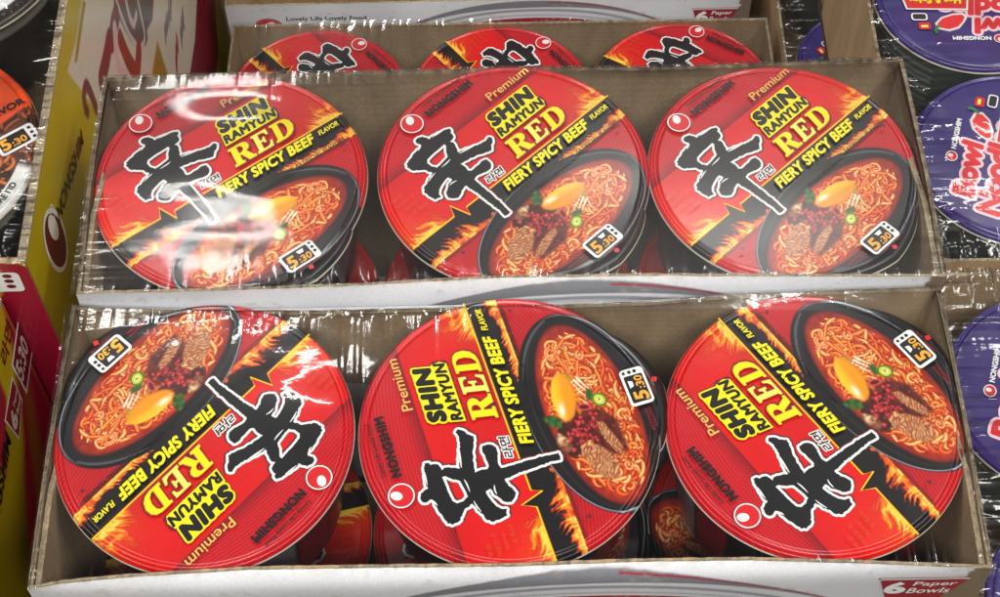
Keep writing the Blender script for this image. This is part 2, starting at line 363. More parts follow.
    while cnt < 560:
        x = cx+A*(2*r.random()-1); y = cy+B*(2*r.random()-1)
        if not inside(x, y, .88): continue
        if (x+.2)**2/.1+(y+.45)**2/.02 < .25: cnt += 1; continue
        a = r.random()*2*PI; L = .06+.11*r.random()**1.5; kap = r.normal(0, 20)
        pts = [(x, y)]; n = 9
        for q in range(n):
            a += kap*L/n+r.normal(0, .12); x += L/n*math.cos(a); y += L/n*math.sin(a); pts.append((x, y))
        if not all(inside(*p) for p in pts): continue
        w = .0120+.0055*r.random(); b = r.random()
        P.stroke([(p[0]+.004, p[1]-.006) for p in pts], w*1.25, lin(110, 12, 5), soft=.006, alpha=.6)
        if b < .32: c = (lin(222, 70, 16), lin(160, 22, 6), lin(244, 128, 40))
        elif b < .66: c = (lin(234, 106, 30), lin(184, 38, 8), lin(255, 178, 84))
        else: c = (lin(246, 156, 66), lin(204, 62, 14), lin(255, 226, 156))
        P.stroke(pts, w, *c, taper=True); cnt += 1
    # one looped noodle nest at the right
    for R_, cc in ((.05, (.44, -.44)), (.032, (.44, -.44)), (.03, (.37, -.62)), (.03, (-.5, -.66))):
        P.stroke([(cc[0]+R_*math.cos(a), cc[1]+R_*.8*math.sin(a)) for a in np.linspace(0, 5.6, 16)], .011, lin(240, 130, 60), lin(190, 40, 10), lin(255, 205, 140), taper=True)
    # beef, mushrooms
    P.poly([(-.12, -.29), (-.06, -.33), (-.09, -.40), (-.2, -.43), (-.31, -.42), (-.35, -.35), (-.30, -.29), (-.21, -.255)], lin(60, 18, 12), .012)
    P.poly([(-.139, -.292), (-.205, -.345), (-.28, -.349), (-.295, -.30), (-.215, -.268)], None, .012, 1,
           lambda x, y, d: lin(120, 50, 25)+(lin(235, 190, 140)-lin(120, 50, 25))*np.clip(np.exp(-((x+.17)/.05)**2)+.1, 0, 1)[:, None]*vnoise(x, y, 60, 3)[:, None]*1.4)
    P.poly([(-.03, -.54), (-.06, -.63), (-.16, -.70), (-.38, -.70), (-.42, -.63), (-.35, -.54), (-.28, -.42), (-.1, -.36), (-.02, -.42)], None, .012, 1,
           lambda x, y, d: lin(48, 12, 10)+(lin(120, 35, 22)-lin(48, 12, 10))*vnoise(x*2, y*6, 12, 8)[:, None])
    def beef(x, y, d):
        f = .5+.5*np.sin((x*.55+y)*250+16*vnoise(x, y, 18, 4)); g = vnoise(x, y, 75, 9)
        return lin(148, 74, 38)*(1-f*g*1.2)[:, None].clip(0, 1)+lin(232, 178, 122)*(f*g*1.2).clip(0, 1)[:, None]
    P.poly([(-.262, -.405), (-.258, -.495), (-.35, -.555), (-.470, -.615), (-.548, -.565), (-.552, -.490), (-.46, -.43), (-.35, -.395)], None, .006, 1, beef)
    P.poly([(-.137, -.562), (-.150, -.602), (-.35, -.668), (-.425, -.648), (-.36, -.605), (-.25, -.565)], None, .005, 1, beef)
    r = np.random.default_rng(5)
    for k in range(150):
        a = r.normal(0, 1, 2)*[.075, .055]; x, y = -.17+a[0], -.46+a[1]
        if not inside(x, y): continue
        t = r.random(); c = lin(70, 8, 14) if t < .4 else (lin(165, 16, 26) if t < .75 else (lin(214, 40, 45) if t < .95 else lin(240, 190, 90)))
        q = .007+.013*r.random(); P.ell(x, y, q, q*.65, r.random()*180, c, .005)
        if t > .4: P.ell(x+.003, y+.003, q*.3, q*.2, 0, lin(250, 150, 140), .003, .7)
    # greens, egg, carrot, onion, jalapeno, chilli
    P.poly([(0, -.235), (-.05, -.24), (-.10, -.285), (-.11, -.33), (-.05, -.35), (0, -.30)], None, .005, 1, lambda x, y, d: lin(20, 45, 18)+(lin(70, 120, 40)-lin(20, 45, 18))*vnoise(x, y, 40, 2)[:, None])
    P.ell(.235, -.475, .06, .016, 60, lin(130, 160, 30), .006)
    for p0, p1, w, c in (((.41, -.47), (.19, -.535), .017, lin(236, 108, 22)), ((.42, -.535), (.24, -.56), .015, lin(246, 140, 30)), ((.37, -.50), (.12, -.53), .012, lin(225, 76, 18)), ((.33, -.59), (.2, -.56), .010, lin(240, 120, 34))):
        m = ((p0[0]+p1[0])/2, (p0[1]+p1[1])/2+.008)
        P.stroke([p0, m, p1], w, c, lin(180, 50, 10), lin(255, 180, 80), 'end')
    for p0, p1 in (((.20, -.52), (.08, -.585)), ((.215, -.545), (.10, -.60)), ((.19, -.50), (.05, -.56))):
        P.stroke([p0, ((p0[0]+p1[0])/2, (p0[1]+p1[1])/2+.004), p1], .011, lin(240, 225, 190), lin(200, 120, 70), lin(255, 252, 236), 'end')
    P.poly([(.115, -.575), (.10, -.61), (.03, -.60), (.02, -.575), (.06, -.555)], lin(38, 92, 30), .006)
    def egg(X, Y, r):
        c = lin(234, 150, 10)*np.ones((len(X), 1)); k = np.clip((Y+.1)*1.2, 0, 1)[:, None]
        c = c*(1-k)+lin(246, 196, 34)*k; e = np.exp(-((X+.55)**2/.06+(Y-.35)**2/.05))[:, None]; c = c+(lin(255, 252, 215)-c)*e
        q = np.clip((r-.8)/.2, 0, 1)[:, None]*np.clip(-Y, 0, 1)[:, None]; return c*(1-q)+lin(200, 90, 10)*q
    P.ell(.105, -.415, .180, .080, -9, None, .005, tex=egg)
    P.ell(.06, -.492, .10, .016, -8, lin(232, 140, 20), .006); P.ell(.02, -.488, .022, .008, 10, lin(110, 40, 12), .004)
    for k in range(7): P.ell(-.03+.035*k, -.487-.004*k, .012, .008, 20*k, lin(205, 96, 18), .005)
    P.ell(.012, -.635, .058, .048, 30, lin(120, 150, 24), .005, tex=lambda X, Y, r: np.where((r > .72)[:, None], lin(78, 116, 22), np.where((r > .4)[:, None], lin(196, 208, 60), lin(236, 236, 150))))
    P.ell(.015, -.635, .014, .01, 0, lin(160, 150, 60), .004)
    P.ell(-.01, -.52, .052, .026, 70, None, .005, tex=lambda X, Y, r: np.where((r > .55)[:, None], lin(176, 16, 30), lin(84, 8, 16))+np.exp(-((r-.8)/.08)**2)[:, None]*.12)
    for k in range(60):
        a = r.random()*2*PI; q = r.random()**.5*.85; x = cx+A*q*math.cos(a); y = cy+B*q*math.sin(a)
        if -.35 < x < .35 and y > -.66: continue
        P.ell(x, y, .008, .005, r.random()*180, lin(196, 24, 14), .004, .9)
RED_LETTERS = {
 'R': ([[(0, 0), (.46, 0), (.46, .1), (.36, .13), (.36, .44), (.44, .44), (.66, 0), (1.0, 0), (1.0, .1), (.9, .12), (.68, .5), (.82, .58), (.88, .72), (.84, .87), (.72, .97), (.55, 1), (0, 1), (0, .9), (.1, .87), (.1, .13), (0, .1)], [(.36, .54), (.5, .55), (.59, .62), (.61, .72), (.58, .82), (.5, .89), (.36, .9)]]),
 'E': ([[(0, 0), (.9, 0), (.96, .32), (.86, .33), (.78, .17), (.62, .1), (.36, .1), (.36, .46), (.5, .46), (.56, .36), (.64, .36), (.64, .68), (.56, .68), (.5, .56), (.36, .56), (.36, .9), (.58, .9), (.74, .84), (.8, .7), (.9, .7), (.88, 1), (0, 1), (0, .9), (.1, .87), (.1, .13), (0, .1)]]),
 'D': ([[(0, 0), (.5, 0), (.74, .06), (.92, .22), (1.0, .48), (.94, .76), (.78, .93), (.54, 1), (0, 1), (0, .9), (.1, .87), (.1, .13), (0, .1)], [(.36, .1), (.5, .11), (.64, .24), (.7, .48), (.66, .74), (.54, .88), (.36, .9)]])}
def vec_red(L):
    """lettering and signs of the red lid, all as flat printed shapes"""
    # yellow line with its zigzag
    L(ribbon([(-.999, .006), (-.594, .006), (-.552, .094), (-.498, -.062), (-.472, .006), (.999, .006)], .0125), 'orange')
    L(ribbon([(-.999, .009), (-.594, .009), (-.552, .099), (-.498, -.066), (-.472, .009), (.999, .009)], .0055), 'yel')
    ol = rough_loop(GL_OUT, .0022, 2); ho = rough_loop(GL_HOLE, .001, 3)
    G = fill2d([ol, ho]); L.fat((G[0]+[.005, -.009], G[1]), 'maroon', .022); L.fat(G, 'wht', .0175, 16); L(G, 'black')
    for k, w in enumerate(GL_WHITE): L(ribbon(smoothline(w, 4), .010 if k else .014, taper=True), 'wht')
    # korean word beside the glyph
    v, f = text2d('라면'); v = fit(v, -.218, -.064, .030, .096, .25); L.fat((v, f), 'wht', .010); L.fat((v, f), 'ink', .002, 6)
    # yellow block of the name
    blk = [(.155, .40), (.17, .345), (.125, .262), (.15, .240), (.60, .262), (.625, .30), (.62, .50), (.59, .515), (.20, .505), (.17, .47)]
    v, f = text2d('SHIN', 0, 1.12); v = fit(v, .176, .572, .382, .486, .22); v2, f2 = text2d('RAMYUN', 0, 1.1); v2 = fit(v2, .148, .582, .276, .346, .22)
    L.fat((v+[.004, -.005], f), 'maroon', .030, 16); L.fat((v2+[.004, -.005], f2), 'maroon', .027, 16)
    L.fat((v, f), 'yel', .026, 16); L(fill2d([[(.128, .258), (.580, .258), (.608, .30), (.600, .365), (.152, .365)]]), 'yel'); L(fill2d([[(.158, .362), (.592, .362), (.620, .50), (.600, .508), (.20, .508), (.176, .48)]]), 'yel')
    L.fat((v, f), 'black', .0135); L.fat((v2, f2), 'black', .0060)
    # RED in serif capitals
    for off, m, dx, dy in ((.011, 'maroon', .005, -.006), (.004, 'orange', .0015, -.0015), (-.001, 'yel', 0, 0)):
        for ch, x0, x1 in (('R', .082, .268), ('E', .282, .430), ('D', .445, .618)):
            W = x1-x0; lo = []
            for j, l in enumerate(RED_LETTERS[ch]):
                q = np.array([(x0+p[0]*W+.2*p[1]*.17, .048+p[1]*.17) for p in l]); lo.append(grow(q, off if j == 0 else -off)+[dx, dy])
            L(fill2d(lo), m if not (m == 'yel' and ch == 'E') else 'paleyel')
    v, f = text2d('FIERY SPICY BEEF', 0, 1.08); L.fat((fit(v, -.160, .668, -.114, -.032, .25), f), 'yel', .0055)
    v, f = text2d('FLAVOR'); L.fat((fit(v, .735, .905, -.088, -.046, .25), f), 'yel', .0018, 6)
    v, f = text2d('WITH NATURAL & ARTIFICIAL FLAVORS', .015); L((fit(v, .02, .86, -.238, -.205, .1), f), 'ink')
    v, f = text2d('Premium'); L.fat((fit(v, .312, .716, .570, .640, .1), f), 'gold', .0010, 6)
    v, f = text2d('NONGSHIM', 0, 1.1); L.fat((fit(v, -.122, .325, .777, .837), f), 'ink', .005)
    v, f = text2d('Lovely Life Lovely Food', .012); L((fit(v, -.10, .30, .866, .906), f), 'ink')
    L(disc((-.262, .818), .080, .080), 'brightred'); L(ring((-.262, .818), .083, .083, .009), 'wht'); L(disc((-.255, .848), .030, .040, a=-.6), 'wht')
    for k, (s, w) in enumerate((('Extremely', .12), ('hot & spicy', .15), ('noodle soup', .16), ('for you', .1))):
        pass
    rr = np.random.default_rng(4)
    for k, (s, x0, w) in enumerate((('매운', -.86, .11), ('매콤한 맛', -.88, .17), ('Spicy', -.87, .12), ('& Rich', -.86, .13))):
        v, f = text2d(s, 0.); L((fit(v, x0+.02*k, x0+.02*k+w, .375-.058*k, .408-.058*k, .2), f), 'orangered')
    # microwave sign
    L(fill2d([rrect(-.130, .150, -.980, -.815, .03)]), 'wht'); L(fill2d([rrect(-.108, .098, -.963, -.833, .012)]), 'black')
    v, f = text2d('5'); L.fat((fit(v, -.096, -.036, -.951, -.861, .12), f), 'gold2', .005)
    v, f = text2d(':30'); L.fat((fit(v, -.014, .082, -.951, -.899, .12), f), 'gold2', .0022, 8)
    L(fill2d([[(.004, -.851), (.062, -.851), (.052, -.881), (.016, -.881)]]), 'wht')
    for y in (-.920, -.883): L(disc((.122, y), .0125, .0125), 'black')
    L(fill2d([[(.112, -.852), (.132, -.852), (.132, -.834), (.112, -.834)]]), 'black')
    v, f = text2d('MICROWAVE', .01); L((fit(v, -.33, -.165, -.905, -.885), f), 'inkred'); v, f = text2d('COOKING', .01); L((fit(v, -.31, -.165, -.93, -.912), f), 'inkred')
    v, f = text2d('1000W / 2:45', .01); L((fit(v, -.08, .10, -1.0, -.98), f), 'inkred')
    for a in range(4): L(disc((.02+.011*math.cos(a*PI/2+.4), -1.025+.011*math.sin(a*PI/2+.4)), .0105, .0105, 12), 'brightred')
    L(disc((-.78, -.285), .014, .014, 12), 'maroon'); L(disc((.82, -.27), .014, .014, 12), 'maroon')
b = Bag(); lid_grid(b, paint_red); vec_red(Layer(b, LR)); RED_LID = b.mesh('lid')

# cup wall
def wall_mesh(R, h, cfun, nt=180, nr=26):
    b = Bag(); t = np.linspace(0, 2*PI, nt, endpoint=False)
    prof = [(R*.955, -.0022), (R*.985, -.0026), (R*.992, -.0045), (R*.97, -.0058), (R*.945, -.006)]+[(R*(.945-.09*k), -.008-(h-.008)*k) for k in np.linspace(0, 1, nr)]
    v = []; c = []
    for i, (r, z) in enumerate(prof):
        for a in t: v.append((r*math.cos(a), r*math.sin(a), z)); c.append(lin(235, 232, 224) if i < 5 else cfun(a, (i-5)/(nr-1)))
    n = nt; f = [(j*n+i, (j+1)*n+i, (j+1)*n+(i+1) % n, j*n+(i+1) % n) for j in range(len(prof)-1) for i in range(n)]
    f.append(tuple(range((len(prof)-1)*n, len(prof)*n)))
    b.add(v, f, 'print', c, True); return b.mesh('cup_wall')
def redwall(a, k):
    d = math.degrees(a) % 360
    if 62 < d < 84: return lin(110, 108, 112)
    if 84 < d < 104: return lin(120, 14, 32)
    if k < .07: return lin(60, 46, 20) if int(d*2) % 2 else lin(20, 16, 12)
    return lin(18, 14, 16) if not 200 < d < 235 else lin(150, 16, 26)
RED_WALL = wall_mesh(LR, .070, redwall)
def bowl(kind, lidm, wallm, label, loc, rz, tilt=(0, 0), group='red noodle bowls', cat='noodle bowl', sc=1.):
    t = thing(kind, label, cat, loc, (0, 0, 0), group); t.scale = (sc, sc, sc)
    t.rotation_euler = (Matrix.Rotation(rad(tilt[0]), 3, 'X') @ Matrix.Rotation(rad(tilt[1]), 3, 'Y') @ Matrix.Rotation(rad(rz), 3, 'Z')).to_euler()
    link('lid', lidm, t); link('cup_wall', wallm, t); return t

# ------------------------------------------------------------------ cartons
def interp(path, n):
    p = np.array(path, float); s = np.linspace(p[0, 0], p[-1, 0], n); return s, np.interp(s, p[:, 0], p[:, 1])
def jitter(n, amp, seed): 
    r = np.random.default_rng(seed); a = r.normal(0, 1, n); return amp*np.convolve(a, [.25, .5, .25], 'same')
def wallpanel(name, P, out, t, z0, parent, outer='kraft', inner='kraft', ztop=0., seed=0, jit=.00035, art=None, zsteps=(0, .0015, .004, .008, .014, .03, .06)):
    """upright board following the plan line P (outer face), thickened by t against 'out'"""
    P = np.array(P, float); n = len(P); out = np.asarray(out, float)
    d = np.gradient(P, axis=0); d /= np.linalg.norm(d, axis=1)[:, None]; nn = np.stack([d[:, 1], -d[:, 0]], 1)
    if (nn@out).mean() < 0: nn = -nn
    b = Bag(); zt = ztop+jitter(n, jit, seed)+(np.asarray(0)); o2 = P.copy(); i2 = P-nn*t
    ti = ztop-.0004+jitter(n, jit, seed+50); mid = P-nn*t*.5; tm = ztop-.0009+jitter(n, jit*1.8, seed+99)
    base = P[0]+(P[-1]-P[0])*((P[:, :1]-P[0, 0])/(P[-1, 0]-P[0, 0]+1e-9)) if abs(P[-1, 0]-P[0, 0]) > .05 else P
    def at(Q, dz): return Q+(base-P)*(1-math.exp(-dz/.004))
    def strip(A, B, m, smooth=True, ca=None, cb=None):
        v = np.concatenate([A, B]); b.add(v, [(i, i+1, n+i+1, n+i) for i in range(n-1)], m, None, smooth)
    c3 = lambda xy, z: np.column_stack([xy, z if np.ndim(z) else np.full(n, z)])
    bulge = lambda k: 1
    if art: art(b, P, zt, nn)
    else:
        lv = [zt]+[np.full(n, ztop-zz) for zz in zsteps[1:]]+[np.full(n, z0)]
        dz = list(zsteps)+[.1]
        for a, c, p, q in zip(lv[:-1], lv[1:], dz, dz[1:]): strip(c3(at(o2, q), c), c3(at(o2, p), a), outer)
    strip(c3(o2, zt), c3(mid, tm), 'edge', False); strip(c3(mid, tm), c3(i2, ti), 'edge', False)
    lv = [ti]+[np.full(n, ztop-zz) for zz in zsteps[1:]]+[np.full(n, z0)]
    dz = list(zsteps)+[.1]
    for a, c, p, q in zip(lv[:-1], lv[1:], dz, dz[1:]): strip(c3(at(i2, p), a), c3(at(i2, q), c), inner)
    strip(c3(at(i2, 1), z0), c3(at(o2, 1), z0), 'edge', False)
    for e in (0, n-1):
        q = [np.append(o2[e], zt[e]), np.append(mid[e], tm[e]), np.append(i2[e], ti[e]), np.append(i2[e], z0), np.append(o2[e], z0)]
        b.add(q, [(0, 1, 2, 3, 4)], 'edge')
    return b.obj(name, parent)
def front_art(W, txt=None, badge=None, hz=.062):
    """white printed front: grey and red swooshes painted in, lettering as flat print"""
    def art(b, P, zt, nn):
        n = len(P); nz = 110; zz = np.linspace(0, 1, nz)**1.0
        X = np.repeat(P[:, 0][None], nz, 0); Y = np.repeat(P[:, 1][None], nz, 0)
        Bs = P[0, 1]+(P[-1, 1]-P[0, 1])*(P[:, 0]-P[0, 0])/(P[-1, 0]-P[0, 0]); dd = (zz*hz)[:, None]; Y = Y+(Bs[None]-Y)*(1-np.exp(-dd/.004))
        Z = zt[None]*(1-zz[:, None])+(-hz)*zz[:, None]
        x = X.ravel(); z = Z.ravel(); pt = Paint(x, z, lin(214, 214, 217)); pt.c *= (.95+.08*vnoise(x, z, 60, 3))[:, None]
        def arc(z0, k, x0=.04): return z0-k*(x-x0)**2-9*np.abs(x-x0)**3*.9
        def band(zc, w, col, xa=-9, xb=9, a=1.):
            m = np.clip(.5+(w/2-np.abs(z-zc))/.0008, 0, 1)*(x > xa)*(x < xb)*a; pt.c[:] = pt.c*(1-m[:, None])+col*m[:, None]
        wv = .0035*np.exp(-((x-.03)/.09)**2)
        band(arc(-.0035, 1.35)-wv*.5, .0012+2*wv, lin(120, 121, 126), -.2, .16)
        band(arc(-.0035, 1.35)+.0004, .0012, lin(152, 26, 48), .05, .22); band(arc(-.0035, 1.35)+.0004, .0010, lin(152, 26, 48), -.22, -.05)
        band(arc(-.0125, 1.45), .003, lin(150, 150, 156)); band(arc(-.0185, 1.5), .0014, lin(170, 170, 176))
        m = np.clip((arc(-.0215, 1.6)-z)/.0008, 0, 1)[:, None]; fill = (lin(160, 14, 34)*(.8+.3*vnoise(x, z, 40, 6))[:, None]); pt.c[:] = pt.c*(1-m)+fill*m
        sc_ = vnoise(x, z, 420, 9)*vnoise(x*.3, z, 160, 10); m = np.clip((sc_-.52)/.15, 0, 1)[:, None]*.35; pt.c[:] = pt.c*(1-m)+lin(176, 166, 150)*m
        e_ = np.exp(-(zt[0]-z).clip(0, 1)/.0012)[:, None]*vnoise(x, z, 300, 12)[:, None]*.6; pt.c[:] = pt.c*(1-e_)+lin(170, 160, 142)*e_
        # scuffed, torn paper at the right corner
        tear = W/2-.006-.35*np.maximum(0, -z-.002)-.004*vnoise(x*0, z, 260, 4); m = np.clip((x-tear)/.0006, 0, 1)[:, None]*(1 if txt else 0)
        pt.c[:] = pt.c*(1-m)+lin(120, 104, 86)*m
        I = np.arange(n*nz).reshape(nz, n); f = np.stack([I[1:, :-1], I[1:, 1:], I[:-1, 1:], I[:-1, :-1]], -1).reshape(-1, 4)
        b.add(np.stack([x, Y.ravel(), z], 1), [tuple(map(int, a)) for a in f], 'print', pt.c, True)
        PB = np.column_stack([P[:, 0], Bs]); v = np.concatenate([np.column_stack([PB, np.full(n, -.19)]), np.column_stack([PB, np.full(n, -hz)])]); b.add(v, [(i, i+1, n+i+1, n+i) for i in range(n-1)], 'white')
        k = [0]
        def put(vf, m):
            v, f = vf; k[0] += 1
            yb = np.interp(v[:, 0], P[:, 0], Bs); yy = np.interp(v[:, 0], P[:, 0], P[:, 1]); yy = yy+(yb-yy)*(1-np.exp(np.minimum(v[:, 1], 0)/.004))-.0002-.00006*k[0]; b.add(np.stack([v[:, 0], yy, v[:, 1]], 1), f, m)
        tx0, tx1, tz = txt or (-.178, -.110, -.021)
        v, f = text2d('Lovely Life Lovely Food', .012); put((fit(v, tx0, tx1, tz, tz+.0065), f), 'ink')
        v, f = text2d('NONGSHIM', .03); put((fit(v, tx0, tx1+.004, tz-.018, tz-.005), f), 'ink')
        put(disc((tx0-.016, tz-.009), .0125, .0125), 'brightred'); put(ring((tx0-.016, tz-.009), .0135, .0135, .0012), 'crimson'); put(disc((tx0-.0145, tz-.0045), .004, .006, a=-.5), 'wht')
        bx0, bx1, bz = badge or (.165, .205, -.0105)
        w = bx1-bx0
        put(fill2d([rrect(bx0, bx1, bz-.0016, bz, .0007)]), 'crimson'); put(fill2d([rrect(bx0+.0006, bx1-.0006, bz-.0012, bz-.0004, .0003)]), 'wht')
        put(fill2d([[(bx0+.001, bz-.0021), (bx1-.001, bz-.0021), (bx1-.011, bz-.024), (bx0+.007, bz-.024)][::-1]]), 'crimson')
        v, f = text2d('6', .05); put((fit(v, bx0+.004, bx0+.0145, bz-.017, bz-.0035, .0), f), 'wht')
        v, f = text2d('Paper', .012); put((fit(v, bx0+.0165, bx1-.006, bz-.0095, bz-.0035, .2), f), 'wht')
        v, f = text2d('Bowls', .012); put((fit(v, bx0+.0150, bx1-.008, bz-.0165, bz-.0105, .2), f), 'wht')
    return art
def film_mesh(x0, x1, y0, y1, hfun, mname='film', step=.001, paths=None):
    b = Bag(); nx = int((x1-x0)/step); ny = int((y1-y0)/step); xs = np.linspace(x0, x1, nx); ys = np.linspace(y0, y1, ny)
    X, Y = np.meshgrid(xs, ys, indexing='ij')
    if paths:
        a = np.interp(X, [p[0] for p in paths[0]], [p[1] for p in paths[0]])-.0006; b_ = np.interp(X, [p[0] for p in paths[1]], [p[1] for p in paths[1]])+.0006
        Y = a+(Y-y0)/(y1-y0)*(b_-a)
    Z = hfun(X, Y)
    I = np.arange(nx*ny).reshape(nx, ny); f = np.stack([I[:-1, :-1], I[1:, :-1], I[1:, 1:], I[:-1, 1:]], -1).reshape(-1, 4)
    b.add(np.stack([X.ravel(), Y.ravel(), Z.ravel()], 1), [tuple(map(int, a)) for a in f], mname, None, True); return b
def pleats(X, d, amp, ln, per, seed):
    """gathers of the film running away from a rim; X along the rim, d the distance from it"""
    n = vnoise(X, X*0, 1/per, seed)-.5; n2 = vnoise(X, X*0, 2.3/per, seed+1)-.5; L = ln*(.4+1.4*vnoise(X, X*0, 1/(per*1.7), seed+2))
    return amp*(n+.5*n2)*2*np.exp(-np.maximum(d, 0)/L)
def gathers(X, d, x0, x1, n, depth, ln, seed, lean=.15):
    """single stretch folds of the film: narrow valleys that start at the rim and fan inwards"""
    r = np.random.default_rng(seed); Z = np.zeros_like(X)
    for k in range(n):
        c = x0+(x1-x0)*(k+r.random())/n; L = ln*(.5+1.6*r.random()**2); w0 = .0011+.0008*r.random(); q = depth*(.75+.5*r.random()); sl = lean*(c-(x0+x1)/2)/(x1-x0)*4+r.normal(0, .06)
        w = w0*np.clip(1-np.maximum(d, 0)/L, 0, 1); Z -= q*np.maximum(w-np.abs(X-c-sl*d), 0)
    return Z
W = .4455; T = .0020
def carton(kind, label, loc, rot, D, fpath, rpath, art=None, film=None, h=.190, fl=True, seed=0, group='cardboard display trays of red bowls', outer='kraft', front_outer='white'):
    c = thing(kind, label, 'carton', loc, rot, group)
    N_ = 240
    s, y = interp(fpath, N_); wallpanel('front_panel', np.column_stack([s, y]), (0, -1), T, -h, c, front_outer, 'kraft', 0, seed+1, art=art)
    s, y = interp(rpath, N_); wallpanel('back_panel', np.column_stack([s, y+0]), (0, 1), T, -h, c, front_outer, 'kraft', 0, seed+2)
    f0, f1, r0, r1 = fpath[0], fpath[-1], rpath[0], rpath[-1]
    for sgn, a, q in ((-1, f0, r0), (1, f1, r1)):
        ys = np.linspace(a[1]+T+.0002, q[1]-T-.0002, 90); bow = .0012*np.sin((ys-ys[0])/(ys[-1]-ys[0])*PI)
        xs = np.interp(ys, [a[1], q[1]], [a[0], q[0]])+sgn*bow
        wallpanel('side_panel', np.column_stack([xs, ys]), (sgn, 0), T, -h, c, outer, 'kraft', 0, seed+3+sgn)
        if fl:
            ys = np.linspace(a[1]+T+.001, a[1]+.082, 40); xs = np.interp(ys, [a[1], q[1]], [a[0], q[0]])+sgn*(.0012*np.sin((ys-a[1])/(q[1]-a[1])*PI)-T-.0008)
            xs = xs-sgn*.0035*np.clip((ys-ys[-1]+.03)/.03, 0, 1)
            wallpanel('corner_flap', np.column_stack([xs, ys]), (sgn, 0), .0026, -h+.004, c, 'kraft', 'kraft', -.0018, seed+9+sgn)
    b = Bag(); b.box(f0[0]+T, f1[0]-T, T+.008, D-T-.008, -h, -h+.003, 'kraft'); b.obj('bottom_panel', c)
    if film: film(c)
    return c
mm = lambda L: [(a/1000, b/1000) for a, b in L]
D1 = .1545
F1 = mm([(-223, -1), (-207, 1.5), (-178, 4), (-121, 6.5), (-51, 6.2), (0, 5.6), (53, 6.7), (111, 6.4), (168, 3.4), (222.5, 0)])
R1 = mm([(-221, 154.4), (-204, 152.2), (-159, 149.9), (-103, 148.2), (-60, 148.2), (35, 148.8), (74, 149.8), (112, 152.6), (176, 154.3), (222, 155)])
def film1(c):
    def h(X, Y):
        z = .0045+0*X; yf = np.interp(X, [p[0] for p in F1], [p[1] for p in F1]); yr = np.interp(X, [p[0] for p in R1], [p[1] for p in R1])
        dr = yr-Y; df = Y-yf; dl = X+.222; d2 = .222-X
        act = .12+1.1*np.exp(-((X+.10)/.075)**2)
        z = z+pleats(X, dr, .0006, .0105, .0035, 3)*act+.0018*np.exp(-(((X+.088)/.024)**2+((Y-.086)/.020)**2))+gathers(X, dr, -.175, -.015, 52, .25, .0085, 5)+gathers(X, dr, -.02, .2, 14, .20, .003, 6)+pleats(X, df, .0003, .006, .003, 8)+pleats(Y, dl, .00015, .006, .004, 12)+pleats(Y, d2, .00015, .006, .004, 15)
        z = z+.0008*np.exp(-(((X+.15)/.07)**2+((Y-.07)/.055)**2))+.0006*np.exp(-(((X)/.07)**2+((Y-.08)/.055)**2))+.001*np.exp(-(((X-.15)/.07)**2+((Y-.08)/.055)**2))
        z = z+.0004*(vnoise(X, Y, 25, 20)-.5)+.00012*(vnoise(X+Y, Y-X, 80, 21)-.5)*np.clip(-X/.1, .3, 1)
        return z-.0036*(1-np.minimum(np.clip(np.minimum(dr*2.2, np.minimum(dl, d2))/.006, 0, 1), np.clip(df/.15+.1, 0, 1)))
    film_mesh(-.2240, .2236, 0, .155, h, step=.0005, paths=(F1, R1)).obj('shrink_film', c)
carton1 = carton('cardboard_tray', 'open white fronted carton nearest the camera, holding three large red bowls', (0, 0, 0), (0, 0, 0), D1, F1, R1,
                 art=front_art(W, (-.166, -.100, -.0265), (.1715, .2145, -.0085)), film=film1, seed=10)
D2 = .153
T2 = Vector((.0045, .1577, .0044)); E2 = (rad(-3.15), rad(.81), rad(.72))
F2 = mm([(-222, 1.2), (-185, 1.4), (-160, 1.3), (-83, 2.4), (-7, 5.5), (70, 4.5), (121, 3.0), (172, 1.2), (222, 0)])
R2 = mm([(-224, 150.6), (-171, 150.8), (-3, 152.2), (82, 150.4), (225, 153.4)])
def film2(c):
    def h(X, Y):
        yf = np.interp(X, [p[0] for p in F2], [p[1] for p in F2]); yr = np.interp(X, [p[0] for p in R2], [p[1] for p in R2])
        dr = yr-Y; df = Y-yf; dl = X+.222; d2 = .222-X; act = .15+1.3*np.exp(-((X+.09)/.085)**2)
        z = .0045+pleats(X, df, .0006, .0046, .0035, 33)*act+gathers(X, df, -.160, -.005, 62, .25, .0048, 35, .05)+gathers(X, df, .0, .2, 16, .20, .003, 36)+pleats(X, dr, .0004, .005, .003, 38)+pleats(Y, dl, .00025, .006, .004, 42)+pleats(Y, d2, .00015, .006, .004, 45)
        z = z+.0050*np.exp(-(((X+.15)/.062)**2+((Y-.082)/.05)**2))
        z = z+.0008*np.exp(-(((X+.15)/.07)**2+((Y-.08)/.06)**2))*(vnoise(X*.5+Y*.3, Y*1.8, 30, 50)-.5)*1.3+.0003*(vnoise(X, Y, 28, 51)-.5)
        return z-.0036*(1-np.minimum(np.clip(np.minimum(dr*2.2, np.minimum(dl, d2))/.006, 0, 1), np.clip(df/.15+.1, 0, 1)))
    film_mesh(-.2250, .2255, 0, .153, h, 'film_soft', step=.0005, paths=(F2, R2)).obj('shrink_film', c)
carton2 = carton('cardboard_tray', 'second open carton back, white fronted, under glossy film with the brightest glare', T2, E2, D2, F2, R2, art=front_art(W, (-.166, -.100, -.040)), film=film2, seed=30)
D3 = .153; Z3 = -.34
FP3 = mm([(-223, 0), (223, 0)]); RP3 = mm([(-223, 153), (0, 152), (223, 153)])
def film3(c):
    def h(X, Y): return .0022+.0002*(vnoise(X, Y, 24, 60)-.5)+pleats(X, .152-Y, .0003, .006, .003, 61)
    film_mesh(-.2245, .2245, -.001, .1545, h, step=.0015).obj('shrink_film', c)
